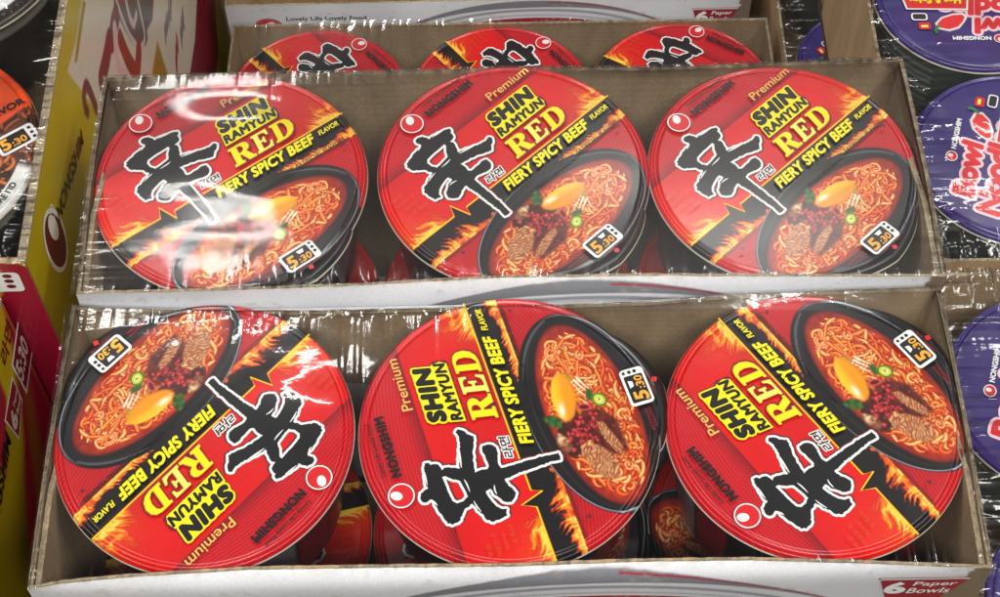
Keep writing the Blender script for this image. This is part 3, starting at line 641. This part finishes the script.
carton3 = carton('cardboard_tray', 'lower open carton behind the second one, only its back wall and lid tops showing', (.0005, .4935, Z3), (0, 0, rad(-.5)), D3, FP3, RP3, film=film3, seed=60, fl=False)
carton4 = carton('cardboard_tray', 'carton at the top edge, showing only its white printed front with the grey swoosh', (-.0075, .668, -.3385), (0, 0, 0), D3, mm([(-222, 0), (0, .5), (222, 0)]), RP3,
                 art=front_art(W, (-.172, -.104, -.0212), (.1725, .2125, -.0135)), seed=80, fl=False, h=.1925)

# ------------------------------------------------------------------ the bowls of the four trays
A = [42, 42.4, 42.1, -132, 106.9, 124.95]
def at2(x, y, z):  # a point of the tilted second tray
    return T2+Euler(E2).to_matrix() @ Vector((x, y, z))
LID = -.0035
def in2(x, y, rz, label, z=0., tl=0., sc=1.):
    b = bowl('noodle_bowl', RED_LID, RED_WALL, label, at2(x, y, LID+z), 0, sc=sc); b.rotation_euler = (Euler(E2).to_matrix() @ Matrix.Rotation(rad(tl), 3, 'X') @ Matrix.Rotation(rad(rz), 3, 'Z')).to_euler()
    return b
in2(-.1490, .0772, 36.0, 'red bowl washed out by white film glare, left in the second carton', .0010, 3.4, .985)
in2(.0028, .0785, 42.4, 'red bowl in the middle of the second carton, name reading uphill', .0012, 4.3, .985)
in2(.1482, .0765, 42.1, 'red bowl at the right end of the second carton, name reading uphill', .0003, 3.2, .98)
bowl('noodle_bowl', RED_LID, RED_WALL, 'upside down red bowl at the left end of the front carton', (-.1480, .0792, LID+.0030), -132, (2.4, .4), sc=.985)
bowl('noodle_bowl', RED_LID, RED_WALL, 'middle red bowl of the front carton, its name reading straight up', (.0008, .0788, LID+.0030), 106.9, (2.4, 0), sc=.99)
bowl('noodle_bowl', RED_LID, RED_WALL, 'red bowl at the right end of the front carton, noodle picture top right', (.1500, .0792, LID+.0020), 124.95, (1.2, 0), sc=.985)
for (x, rz, lb) in ((-.148, -48, 'leftmost half hidden red bowl in the low back carton'), (.001, -52, 'middle half hidden red bowl in the low back carton'), (.149, -32, 'rightmost half hidden red bowl in the low back carton')):
    bowl('noodle_bowl', RED_LID, RED_WALL, lb, (x+.0005, .4935+.0775, Z3+LID-.001), rz)
for x, rz, lb in ((-.149, -168, 'lower bowl beneath the left bowl of the front carton'), (.001, 60, 'lower bowl beneath the middle bowl of the front carton'), (.150, -48, 'lower bowl beneath the right bowl of the front carton')):
    bowl('noodle_bowl', RED_LID, RED_WALL, lb, (x, .0775, -.112), rz)
for x, rz, lb in ((-.149, -135, 'lower bowl beneath the left bowl of the second carton'), (.001, 45, 'lower bowl beneath the middle bowl of the second carton'), (.150, -225, 'lower bowl beneath the right bowl of the second carton')):
    in2(x, .0770, rz, lb, -.108)

# ------------------------------------------------------------------ purple bowls on the right
PR = .0625
def paint_purple(P):
    P.c[:] = lin(48, 30, 104); P.c *= (.92+.16*vnoise(P.u, P.v, 5, 3))[:, None]
    P.poly([(-1.2, -.10), (-.55, -.02), (-.2, -.06), (.3, -.03), (1.2, .10), (1.2, -1.2), (-1.2, -1.2)], lin(70, 150, 40), .01, 1, lambda x, y, d: lin(50, 130, 40)+(lin(190, 225, 130)-lin(50, 130, 40))*vnoise(x, y, 9, 4)[:, None])
    P.ell(0, -.55, .62, .34, 0, lin(235, 232, 225), .01); P.ell(0, -.54, .55, .29, 0, lin(228, 190, 110), .01, tex=lambda X, Y, r: lin(214, 160, 80)+(lin(248, 226, 170)-lin(214, 160, 80))*vnoise(X, Y, 14, 8)[:, None])
    r = np.random.default_rng(6)
    for k in range(90):
        a = r.random()*2*PI; q = r.random()**.5*.42; x = q*math.cos(a); y = -.54+q*.55*math.sin(a); t = r.random()*PI
        P.stroke([(x, y), (x+.05*math.cos(t), y+.05*math.sin(t)), (x+.08*math.cos(t+.7), y+.08*math.sin(t+.7))], .011, lin(244, 212, 140), lin(196, 130, 50), lin(255, 246, 214))
    P.poly([(.10, .31), (.14, .26), (.24, .27), (.36, .32), (.43, .40), (.41, .47), (.30, .50), (.20, .46), (.14, .38)], lin(245, 240, 235), .006)
    P.poly([(.125, .31), (.15, .28), (.24, .285), (.35, .33), (.41, .40), (.395, .455), (.30, .48), (.21, .445), (.155, .38)], lin(214, 30, 34), .005)
def vec_purple(L):
    v, f = text2d('Bowl'); v = fit(v, -.60, .02, .34, .52, .12); v2, f2 = text2d('Noodles'); v2 = fit(v2, -.74, .34, .08, .28, .12)
    for d, m in ((.044, 'pinkw'), (.017, 'brightred')): L.fat((v, f), m, d, 16); L.fat((v2, f2), m, d, 16)
    L(disc((-.18, .60), .062, .056), 'wht'); L(disc((-.18, .60), .053, .047), 'brightred'); L(disc((-.175, .612), .020, .025), 'wht')
    v, f = text2d('NONGSHIM'); L.fat((fit(v, -.09, .28, .575, .620), f), 'wht', .003, 8)
    L(ribbon([(.40, .43), (.44, .50), (.43, .54)], .028), 'green')
    L(fill2d([rrect(.48, .60, .40, .49, .02)]), 'brightred'); L(fill2d([rrect(.505, .575, .435, .465, .01)]), 'paleyel')
    L(fill2d([rrect(.50, .66, .28, .375, .03)]), 'wht'); L(fill2d([rrect(.515, .645, .292, .362, .02)]), 'black')
    L(fill2d([[(-.5, .02), (.06, .03), (.09, .235), (.70, .235), (.76, -.06), (-.46, -.06)][::-1]]), 'wht'); L(fill2d([[(-.49, .01), (.075, .015), (.105, .22), (.685, .22), (.74, -.048), (-.45, -.048)][::-1]]), 'brightred')
    v, f = text2d('Hot & Spicy'); L.fat((fit(v, .14, .64, .03, .15, .1), f), 'yel', .006)
b = Bag(); lid_grid(b, paint_purple, 110, 440, .05, PR); vec_purple(Layer(b, PR)); PUR_LID = b.mesh('lid')
def purwall(a, k):
    d = math.degrees(a) % 90
    if k < .08: return lin(74, 84, 70)
    return lin(120, 132, 128) if int(k*30) % 2 and d < 60 else lin(66, 76, 74)
PUR_WALL = wall_mesh(PR, .066, purwall)
ZR = -.06
def kraft_carton(kind, label, x0, x1, y0, y1, z, h, art=None, group=None, mat_out='kraft', film=None, cat='carton', seed=0):
    c = thing(kind, label, cat, (x0, y0, z), group=group); w = x1-x0; d = y1-y0; n = 100
    fp = np.column_stack([np.linspace(0, w, n), np.full(n, 0.)]); wallpanel('front_panel', fp, (0, -1), T, -h, c, mat_out, 'kraft', seed=seed, art=art)
    fp = np.column_stack([np.linspace(0, w, n), np.full(n, d)]); wallpanel('back_panel', fp, (0, 1), T, -h, c, mat_out, 'kraft', seed=seed+1)
    for sx, xx in ((-1, 0), (1, w)):
        ys = np.linspace(T+.0002, d-T-.0002, n); wallpanel('side_panel', np.column_stack([np.full(n, xx), ys]), (sx, 0), T, -h, c, mat_out, 'kraft', seed=seed+3+sx)
    b = Bag(); b.box(T, w-T, T, d-T, -h, -h+.003, 'kraft'); b.obj('bottom_panel', c)
    if film: film(c, w, d)
    return c
def film_r(c, w, d, s=70, amp=1.):
    def h(X, Y):
        z = .0025+.0016*(vnoise(X, Y, 22, s)-.5)+.0008*(vnoise(X, Y, 70, s+7)-.5)
        z = z+pleats(Y, X, .0013*amp, .012, .004, s+1)+pleats(X, Y, .0016*amp, .016, .0034, s+2)+pleats(X, d-Y, .001*amp, .012, .004, s+3)
        u = X*.75+Y*.25; z = z+.0011*amp*(vnoise(u, u*0, 150, s+4)-.5)*np.exp(-((X-.05)/.05)**2)*np.exp(-((Y-d*.35)/(d*.25))**2)
        return z
    film_mesh(-.001, w*.45, -.001, d+.001, h).obj('shrink_film', c)
GR = 'kraft trays of purple bowls'
kraft_carton('cardboard_tray', 'plain brown tray of purple bowls beside the second carton on the right', .2286, .53, .2105, .50, ZR, .115, group=GR, film=lambda c, w, d: film_r(c, w, d, 70), seed=200)
kraft_carton('cardboard_tray', 'plain brown tray of purple bowls in the lower right, its inner back wall showing', .2310, .53, -.06, .2030, ZR, .115, group=GR, film=lambda c, w, d: film_r(c, w, d, 85, 1.3), seed=210)
GP = 'purple noodle bowls'
for x, y, rz, lb in ((.3022, .2865, 72, 'purple bowl right of the second carton, its name reading upwards'), (.2972, .4145, 178, 'upside down purple bowl in the top right corner'),
                     (.2975, .1290, 72, 'purple bowl in the lower right tray under streaky film'), (.2975, .0030, 20, 'purple bowl at the lower right edge, mostly hidden by the front carton')):
    bowl('noodle_bowl', PUR_LID, PUR_WALL, lb, (x, y, ZR-.005), rz, group=GP)
kraft_carton('cardboard_tray', 'low brown tray of purple bowls behind the second carton, right of the low red one', .236, .52, .44, .80, -.345, .15, group=GR, film=lambda c, w, d: film_r(c, w, d, 95, .7), seed=220)
for x, y, rz, lb in ((.309, .600, 120, 'purple bowl deep in the low tray behind the second carton'), (.309, .728, 60, 'purple bowl at the top edge in the low tray behind')):
    bowl('noodle_bowl', PUR_LID, PUR_WALL, lb, (x, y, -.350), rz, group=GP)

# ------------------------------------------------------------------ yellow cartons with black noodle bowls on the left
BR = .0743
def blacknoodles(P, seed, n=520):
    P.c[:] = lin(40, 30, 26)
    P.ell(0, 0, 1.2, 1.2, 0, None, tex=lambda X, Y, r: lin(46, 24, 16)+(lin(120, 62, 34)-lin(46, 24, 16))*vnoise(X, Y, 9, 3)[:, None])
    r = np.random.default_rng(seed)
    for k in range(n):
        a = r.random()*2*PI; q = r.random()**.5; x, y = q*math.cos(a), q*math.sin(a)
        a = r.random()*2*PI; kp = r.normal(0, 14); pts = [(x, y)]; L = .08+.12*r.random()
        for q in range(8): a += kp*L/8; x += L/8*math.cos(a); y += L/8*math.sin(a); pts.append((x, y))
        t = r.random(); c = (lin(110, 46, 20), lin(36, 14, 8), lin(196, 104, 54)) if t < .6 else ((lin(170, 80, 30), lin(60, 26, 12), lin(232, 150, 86)) if t < .85 else (lin(34, 20, 14), lin(16, 9, 8), lin(80, 50, 34)))
        P.stroke(pts, .024, *c)
def paint_black(P):
    u, v = P.u, P.v; r_ = np.hypot(u, v); blacknoodles(P, 8)
    P.poly([(-1.2, -1.4), (.71, .25), (.96, .52), (1.3, .9), (.6, 1.3), (-1.2, 1.3)], lin(236, 78, 22), .008)
    P.poly([(-1.2, -.9), (.30, .55), (.62, .90), (.9, 1.4), (-1.2, 1.3)], lin(60, 54, 44), .008)
    a = np.degrees(np.arctan2(v, u)); k = (np.clip((r_-.875)/.008, 0, 1)*np.clip((-8-a)/3, 0, 1))[:, None]; P.c[:] = P.c*(1-k)+lin(226, 226, 222)*k
def vec_black(L):
    def T(vf, c, a=.62): v, f = vf; return rot2(v, a, c), f
    C = (.825, .075)
    L(T(fill2d([rrect(-.15, .17, -.085, .095, .03)]), C), 'wht'); L(T(fill2d([rrect(-.125, .10, -.062, .072, .012)]), C), 'black')
    v, f = text2d('5'); L.fat(T((fit(v, -.11, -.05, -.045, .055), f), C), 'gold2', .006); v, f = text2d(':30'); L.fat(T((fit(v, -.03, .08, -.045, .015), f), C), 'gold2', .003)
    for y in (-.045, 0, .05): L(T(disc((.135, y), .014, .014, 14), C), 'black')
    v, f = text2d('FLAVOR'); L.fat(T((fit(v, -.30, .06, .0, .06), f), (.80, .40)), 'ink', .004)
    v, f = text2d('REMOVE LID'); v = fit(v, -.20, .20, -.025, .025); a = -.55+v[:, 0]; rr = .925-v[:, 1]*-1
    L.fat((np.stack([rr*np.cos(a), rr*np.sin(a)], 1), f), 'ink', .002, 6)
    L(T(fill2d([[(-.03, 0), (0, .045), (.03, 0), (.012, 0), (.012, -.03), (-.012, -.03), (-.012, 0)][::-1]]), (.745, -.56), .4), 'ink')
def paint_black2(P):
    u, v = P.u, P.v; r_ = np.hypot(u, v); blacknoodles(P, 9, 420)
    k = np.clip((r_-.76)/.008, 0, 1)[:, None]; P.c[:] = P.c*(1-k)+lin(222, 224, 224)*k
    k = np.clip((r_-.87)/.008, 0, 1)[:, None]; P.c[:] = P.c*(1-k)+lin(62, 58, 46)*k
def vec_black2(L):
    v, f = text2d('NONGSHIM'); v = fit(v, -.24, .24, -.03, .03); a = -.70+v[:, 0]; rr = .925-v[:, 1]
    L.fat((np.stack([rr*np.cos(a), rr*np.sin(a)], 1), f), 'ink', .004, 8)
    L(disc((.925*math.cos(-1.06), .925*math.sin(-1.06)), .06, .045), 'crimson')
b = Bag(); lid_grid(b, paint_black, 130, 520, .0, BR); vec_black(Layer(b, BR)); BLK_LID = b.mesh('lid')
b = Bag(); lid_grid(b, paint_black2, 110, 440, .0, BR); vec_black2(Layer(b, BR)); BLK_LID2 = b.mesh('lid')
BLK_WALL = wall_mesh(BR, .07, lambda a, k: lin(150, 150, 146) if k < .15 else lin(30, 28, 26))
YEL = lin(190, 170, 16); CRI = lin(156, 20, 50)
def sheet(bag, side, col_fun, u0, u1, z0, z1, nu, nz, X):
    """painted outer face lying on the plane x = X; u runs along y"""
    us = np.linspace(u0, u1, nu); zs = np.linspace(z0, z1, nz); U, Z = np.meshgrid(us, zs, indexing='ij'); P = Paint(U.ravel(), Z.ravel(), YEL); P.aa = .0008; col_fun(P)
    I = np.arange(nu*nz).reshape(nu, nz); f = np.stack([I[:-1, :-1], I[1:, :-1], I[1:, 1:], I[:-1, 1:]], -1).reshape(-1, 4)
    bag.add(np.stack([np.full(nu*nz, X), U.ravel(), Z.ravel()], 1), [tuple(map(int, a)) for a in f], 'print', P.c)
mmv = lambda L: np.array(L, float)/1000
def yellow_side(P):
    P.c *= (.9+.2*vnoise(P.u, P.v, 25, 3))[:, None]
    P.poly(mmv([(387, -25), (356, -26), (326, -19), (340, -56), (354, -93), (411, -160), (552, -335), (579, -321), (620, -326), (657, -318), (670, -200), (560, -60)]), lin(222, 212, 190))
    P.poly(mmv([(392, -34), (380, -33.5), (346, -34), (341, -29), (373, -27), (389, -27)]), lin(165, 140, 24), .0005)
    P.poly(mmv([(657, -318), (620, -326), (579, -321), (552, -335), (540, -360), (612, -420), (690, -420), (740, -360), (720, -300)]), lin(136, 30, 48))
    P.poly(mmv([(470, -60), (560, -120), (600, -200), (540, -140)]), lin(225, 170, 160), .01, .5)
    P.poly(mmv([(445, -88), (441, -94), (448, -117), (454, -137), (468, -163), (486, -179), (494, -182), (498, -177), (518, -188), (534, -185), (520, -120), (480, -90)]), lin(84, 76, 80), .001)
    P.poly(mmv([(455, -80), (452, -100), (470, -118), (520, -150), (545, -175), (560, -150), (520, -100)]), lin(150, 34, 44), .003)
    for pts, w, c in (([(450, -94), (452, -115), (458, -139), (470, -162), (483, -173), (491, -171), (494, -155), (496, -144)], .0022, lin(214, 200, 190)),
                      ([(470, -115), (468, -130), (472, -142), (484, -145)], .003, lin(214, 190, 184)), ([(441, -99), (429, -96), (419, -97), (413, -92), (400, -91), (387, -89), (377, -87)], .0085, lin(112, 22, 40)),
                      ([(435, -115), (438, -136), (445, -160)], .0075, lin(140, 22, 34)), ([(467, -163), (458, -165), (440, -167)], .0085, lin(150, 24, 34)),
                      ([(336, -68), (335, -62), (339, -56), (348, -58), (351, -68), (352, -85)], .0045, lin(104, 20, 38))):
        P.stroke(smoothline(mmv(pts), 4), w, c, taper=False)
    P.stroke(smoothline(mmv([(430, -100), (420, -110), (415, -125), (424, -140)]), 4), .006, lin(226, 190, 184), taper=False)
    P.poly(mmv([(516, -208), (482, -205), (470, -228), (519, -249)]), lin(170, 130, 30), .002)
    r = np.random.default_rng(3)
    for a, b_, c in (((580, -235), (538, -227), lin(110, 104, 104)), ((605, -277), (580, -277), lin(110, 104, 104)), ((569, -265), (546, -273), lin(170, 50, 60))):
        for k in range(16):
            t = (k+.5)/16; x = a[0]+(b_[0]-a[0])*t; y = a[1]+(b_[1]-a[1])*t; P.stroke(mmv([(x-4, y-5+r.normal(0, 2)), (x+4, y+5+r.normal(0, 2))]), .0018, c)
def put_plane(bag, X, vf, m, k, flip=1):
    v, f = vf; bag.add(np.stack([np.full(len(v), X+.0002+.00006*k), v[:, 0], v[:, 1]], 1), f, m)
def box_wall(name, x0, x1, y0, y1, z0, z1, parent, m='kraft'):
    b = Bag(); b.box(x0, x1, y0, y1, z0, z1, m); return b.obj(name, parent)
GY = 'yellow cartons of black noodle bowls'
L1 = thing('tall_carton', 'tall yellow carton with a red oval emblem on its side, left of the second carton', 'carton', (-.2485, .181, -.60), group=GY)
ox, oy, oz = L1.location
def shift(b, o): b.v = [v-np.array(o) for v in b.v]; return b
b = Bag(); X1 = -.2485
sheet(b, 1, yellow_side, .182, .735, -.60, -.0008, 560, 600, X1)
put_plane(b, X1, disc((.2255, -.044), .0165, .0265, 36, .25), 'wht', 1); put_plane(b, X1, disc((.2255, -.044), .0135, .0235, 36, .25), 'maroon', 2); put_plane(b, X1, disc((.2285, -.036), .0062, .0115, 24, .25), 'wht', 3); put_plane(b, X1, ring((.2345, -.030), .0035, .0050, .0012, 24), 'wht', 4)
v, f = text2d('NONGSHIM', .02); v = fit(v, 0, .078, -.0055, .0055, .1); put_plane(b, X1, (rot2(v, -.29, (.2395, -.0415)), f), 'ink', 2)
# inner face and top edge of the same wall
b.box(X1-.004, X1-.0003, .182, .735, -.60, -.0012, 'kraft'); b.box(X1-.0045, X1+.0002, .182, .735, -.0006, .0004, 'edge')
shift(b, (ox, oy, oz)).obj('side_panel', L1)
b = Bag(); nu, nz = 260, 240; us = np.linspace(-.56, X1-.0002, nu); zs = np.linspace(-.60, 0, 400); U, Z = np.meshgrid(us, zs, indexing='ij'); P = Paint(U.ravel(), Z.ravel(), YEL); P.aa = .0008
P.poly([(-.2645, .001), (-.252, -.001), (-.248, -.004), (-.248, -.60), (-.56, -.60), (-.56, -.09), (-.40, -.055), (-.275, -.040), (-.262, -.02)], CRI)
I = np.arange(nu*400).reshape(nu, 400); f_ = np.stack([I[:-1, :-1], I[1:, :-1], I[1:, 1:], I[:-1, 1:]], -1).reshape(-1, 4)
b.add(np.stack([U.ravel(), np.full(nu*400, .181), Z.ravel()], 1), [tuple(map(int, a)) for a in f_], 'print', P.c)
def front_put(vf, m, k): v, f = vf; b.add(np.stack([v[:, 0], np.full(len(v), .181-.0002-.00006*k), v[:, 1]], 1), f, m)
front_put(fill2d([rrect(-.300, -.2545, -.0265, -.0085, .003)]), 'wht', 1); front_put(fill2d([rrect(-.298, -.2675, -.0250, -.0100, .002)]), 'maroon', 2)
v, f = text2d(':30', .03); front_put((fit(v, -.2835, -.2690, -.0235, -.0135), f), 'wht', 3)
for zz in (-.0215, -.0165, -.0118): front_put(disc((-.2610, zz), .0026, .0018, 14), 'maroon', 3)
v, f = text2d('라면', .03); front_put((fit(v, -.285, -.2655, -.0068, -.0018), f), 'maroon', 3)
b.box(-.56, X1-.0045, .1814, .185, -.60, -.0006, 'kraft'); shift(b, (ox, oy, oz)).obj('front_panel', L1)
for nm, a in (('side_panel', (-.56, -.5565, .1852, .735, -.60, 0)), ('back_panel', (-.5563, X1-.0047, .7315, .735, -.60, 0)), ('shelf_panel', (-.556, X1-.005, .186, .731, -.09, -.087))):
    b = Bag(); b.box(*a, 'kraft'); shift(b, (ox, oy, oz)).obj(nm, L1)
def filmL(X, Y):
    d = -.2485-X
    return .0028+.0014*(vnoise(X, Y, 26, 90)-.5)+.0010*(vnoise(X, Y, 80, 91)-.5)+pleats(Y, d, .0013, .006, .0026, 92)+pleats(X, Y-.181, .0014, .010, .003, 94)-.004*np.exp(-((X+.285)/.02)**2)*np.exp(-((Y-.32)/.04)**2)
fb = film_mesh(-.345, -.2480, .1795, .56, filmL); shift(fb, (ox, oy, oz)).obj('shrink_film', L1)
GB = 'black noodle bowls'
bowl('noodle_bowl', BLK_LID, BLK_WALL, 'black noodle bowl with orange print and white rim, half cut by the left edge', (-.3279, .2605, -.006), 0, group=GB)
bowl('noodle_bowl', BLK_LID2, BLK_WALL, 'black noodle bowl with brown noodles in the top left corner', (-.3325, .4100, -.006), 0, group=GB)

X2 = -.2670
L2 = thing('tall_carton', 'yellow and crimson carton in the lower left corner, beside the front carton', 'carton', (X2, .176, -.60), group=GY)
def crim_side(P):
    P.c[:] = YEL; P.c *= (.85+.3*vnoise(P.u, P.v, 40, 5))[:, None]
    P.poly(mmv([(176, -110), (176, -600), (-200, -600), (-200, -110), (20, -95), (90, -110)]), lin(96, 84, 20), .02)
    P.poly(mmv([(176, -27), (176, -150), (150, -175), (100, -205), (70, -150), (110, -112), (130, -100), (140, -90), (166, -52)]), CRI, .004)
    P.poly(mmv([(175, -60), (175, -75), (90, -240), (60, -260), (40, -230), (120, -130)]), lin(150, 110, 20), .004, .6)
    P.poly(mmv([(140, -27), (118, -36), (98, -62), (98, -80), (135, -60)]), CRI, .002)
    P.poly(mmv([(40, -60), (70, -90), (60, -300), (-200, -500), (-200, -60)]), lin(150, 134, 16), .01)
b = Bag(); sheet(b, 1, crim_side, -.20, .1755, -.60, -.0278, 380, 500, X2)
def parallel(P4, m, k, inset=0):
    P4 = mmv(P4); c = P4.mean(0); put_plane(b, X2, fill2d([c+(P4-c)*(1-inset)]), m, k)
parallel([(154, -59), (155, -92), (183, -91), (183, -57)], 'wht', 1); parallel([(154, -59), (155, -92), (183, -91), (183, -57)], 'maroon', 2, .14)
v, f = text2d('5:30', .03); put_plane(b, X2, (rot2(fit(v, -.0115, .011, -.008, .009), 0, (.1685, -.0745)), f), 'wht', 3)
parallel([(122, -62), (126, -91), (148, -86), (150, -63)], 'wht', 1); parallel([(122, -62), (126, -91), (148, -86), (150, -63)], 'crimson', 2, .1)
v, f = text2d('6', .05); put_plane(b, X2, (fit(v, .1265, .1355, -.084, -.070), f), 'wht', 3)
v, f = text2d('Paper', .02); put_plane(b, X2, (fit(v, .137, .1485, -.076, -.071), f), 'wht', 3); v, f = text2d('Bowls', .02); put_plane(b, X2, (fit(v, .137, .1485, -.083, -.078), f), 'wht', 3)
v, f = text2d('NONGSHIM', .03); put_plane(b, X2, (fit(v, .045, .118, -.078, -.066, .1), f), 'ink', 3)
v, f = text2d('라면', .02); put_plane(b, X2, (fit(v, .148, .172, -.052, -.038), f), 'maroon', 3)
b.box(X2-.004, X2-.0003, -.20, .1755, -.60, -.0282, 'kraft'); b.box(X2-.0045, X2+.0002, -.20, .1755, -.0275, -.0265, 'edge')
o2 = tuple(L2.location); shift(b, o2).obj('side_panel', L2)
for nm, a in (('back_panel', (-.56, X2-.0047, .1725, .176, -.60, -.027)), ('front_panel', (-.56, X2-.0047, -.20, -.1965, -.60, -.027)), ('side_panel', (-.56, -.5565, -.1963, .1723, -.60, -.027)), ('shelf_panel', (-.556, X2-.005, -.196, .172, -.12, -.117))):
    b = Bag(); b.box(*a, 'kraft'); shift(b, o2).obj(nm, L2)
fb = film_mesh(-.30, X2+.0005, -.19, .178, lambda X, Y: -.0245+.001*(vnoise(X, Y, 30, 97)-.5)+pleats(Y, X2-X, .0014, .006, .003, 98)); shift(fb, o2).obj('shrink_film', L2)

# wrapped brown carton further back between the yellow one and the low red tray
L5 = thing('wrapped_carton', 'brown and crimson carton under stretch wrap behind the yellow one', 'carton', (-.236, .742, -.60))
def wrapside(P):
    P.c[:] = lin(96, 72, 52); n = vnoise(P.u, P.v*.15, 60, 7)[:, None]; P.c = P.c*(.6+.7*n)
    P.poly([(.742, 0), (.742, -.6), (.80, -.6), (.79, 0)], lin(126, 44, 56), .004); P.poly([(.80, 0), (.81, -.6), (.84, -.6), (.825, 0)], lin(78, 40, 34), .006)
b = Bag(); sheet(b, 1, wrapside, .742, 1.3, -.60, -.10, 300, 120, -.236); o5 = tuple(L5.location); shift(b, o5).obj('side_panel', L5)
for nm, a in (('front_panel', (-.56, -.2362, .742, .746, -.60, -.10)), ('top_panel', (-.56, -.2362, .7462, 1.3, -.104, -.10)), ('back_panel', (-.56, -.2362, 1.296, 1.3, -.60, -.1042))):
    b = Bag(); b.box(*a, 'kraft'); shift(b, o5).obj(nm, L5)

# ------------------------------------------------------------------ supports
def plinth(label, x0, x1, y0, y1, z1, z0=-.60):
    c = thing('display_plinth', label, 'plinth', ((x0+x1)/2, (y0+y1)/2, z0), group='plinths under the cartons')
    w, d, h = (x1-x0)/2, (y1-y0)/2, z1-z0
    b = Bag(); b.box(-w, w, -d, d, h-.012, h, 'floor'); b.obj('top_board', c)
    b = Bag(); b.box(-w+.01, w-.01, -d+.01, d-.01, 0, h-.0125, 'floor'); b.obj('base_block', c)
    return c
plinth('dark plinth below the two large front cartons', -.2240, .2255, -.004, .318, -.2045)
plinth('dark plinth below the trays of purple bowls', .2300, .55, -.07, .52, ZR-.1155)
plinth('low dark plinth below the back cartons', -.2300, .232, .46, .84, -.5345)
plinth('low dark plinth below the far purple bowls', .2345, .55, .53, .82, -.4955)
b = Bag(); n = 40; xs = np.linspace(-3, 3, n); X, Y = np.meshgrid(xs, xs, indexing='ij'); I = np.arange(n*n).reshape(n, n)
b.add(np.stack([X.ravel(), Y.ravel()+.5, np.full(n*n, -.6005)], 1), [tuple(map(int, a)) for a in np.stack([I[:-1, :-1], I[1:, :-1], I[1:, 1:], I[:-1, 1:]], -1).reshape(-1, 4)], 'floor')
fl = b.obj('floor'); fl['kind'] = 'structure'

# ------------------------------------------------------------------ camera, light
cam = bpy.data.cameras.new('camera'); co = link('camera', cam); SC.camera = co
co.location = (-.0023, -.3153, .7296); Rm = Euler((rad(32.7), rad(.62), rad(-.94))).to_matrix(); co.rotation_euler = Rm.to_euler()
cam.sensor_width = 36; cam.lens = 36*1.7; cam.clip_start = .01; cam.clip_end = 50
w = bpy.data.worlds.new('World'); SC.world = w; w.use_nodes = True
w.node_tree.nodes['Background'].inputs[0].default_value = (.93, .96, 1, 1); w.node_tree.nodes['Background'].inputs[1].default_value = .15
def lamp(name, loc, sx, sy, power, col=(1, .98, .94), rz=0, target=None):
    l = bpy.data.lights.new(name, 'AREA'); l.shape = 'RECTANGLE'; l.size = sx; l.size_y = sy; l.energy = power; l.color = col
    o = link(name, l); o.location = loc; o.rotation_euler = (0, 0, rad(rz)); return o
L0 = 22.5   # radiance of a tube
def tube(x, y, sx, sy, z=2.2, rz=0, k=1.): lamp('ceiling_and_glint_lamp', (x, y, z), sx, sy, L0*k*sx*sy*PI, rz=rz)
tube(-.60, 1.52, .66, .06, k=1.9, rz=-5); tube(-.70, 3.12, .60, .16, k=1.6); tube(1.25, 1.85, .40, .10, k=1.2); tube(.48, 1.71, .60, .06, k=2.6)  # last one is an added lamp, placed only to make the film folds glint
tube(-1.3, -.2, .2, 1.8, k=1.2); tube(1.2, -.1, .2, 1.8, k=1.2); tube(0, -1.3, 1.8, .5, k=1.05); tube(1.9, 1.2, .12, 1.4); tube(0.2, 3.8, 1.6, .14);
SC.view_settings.view_transform = 'Standard'; SC.view_settings.look = 'None'; SC.view_settings.exposure = 0; SC.view_settings.gamma = 1
SC.cycles.use_denoising = True; SC.cycles.max_bounces = 6; SC.cycles.transparent_max_bounces = 16; SC.cycles.sample_clamp_indirect = 4
SC.cycles.caustics_reflective = False; SC.cycles.caustics_refractive = False
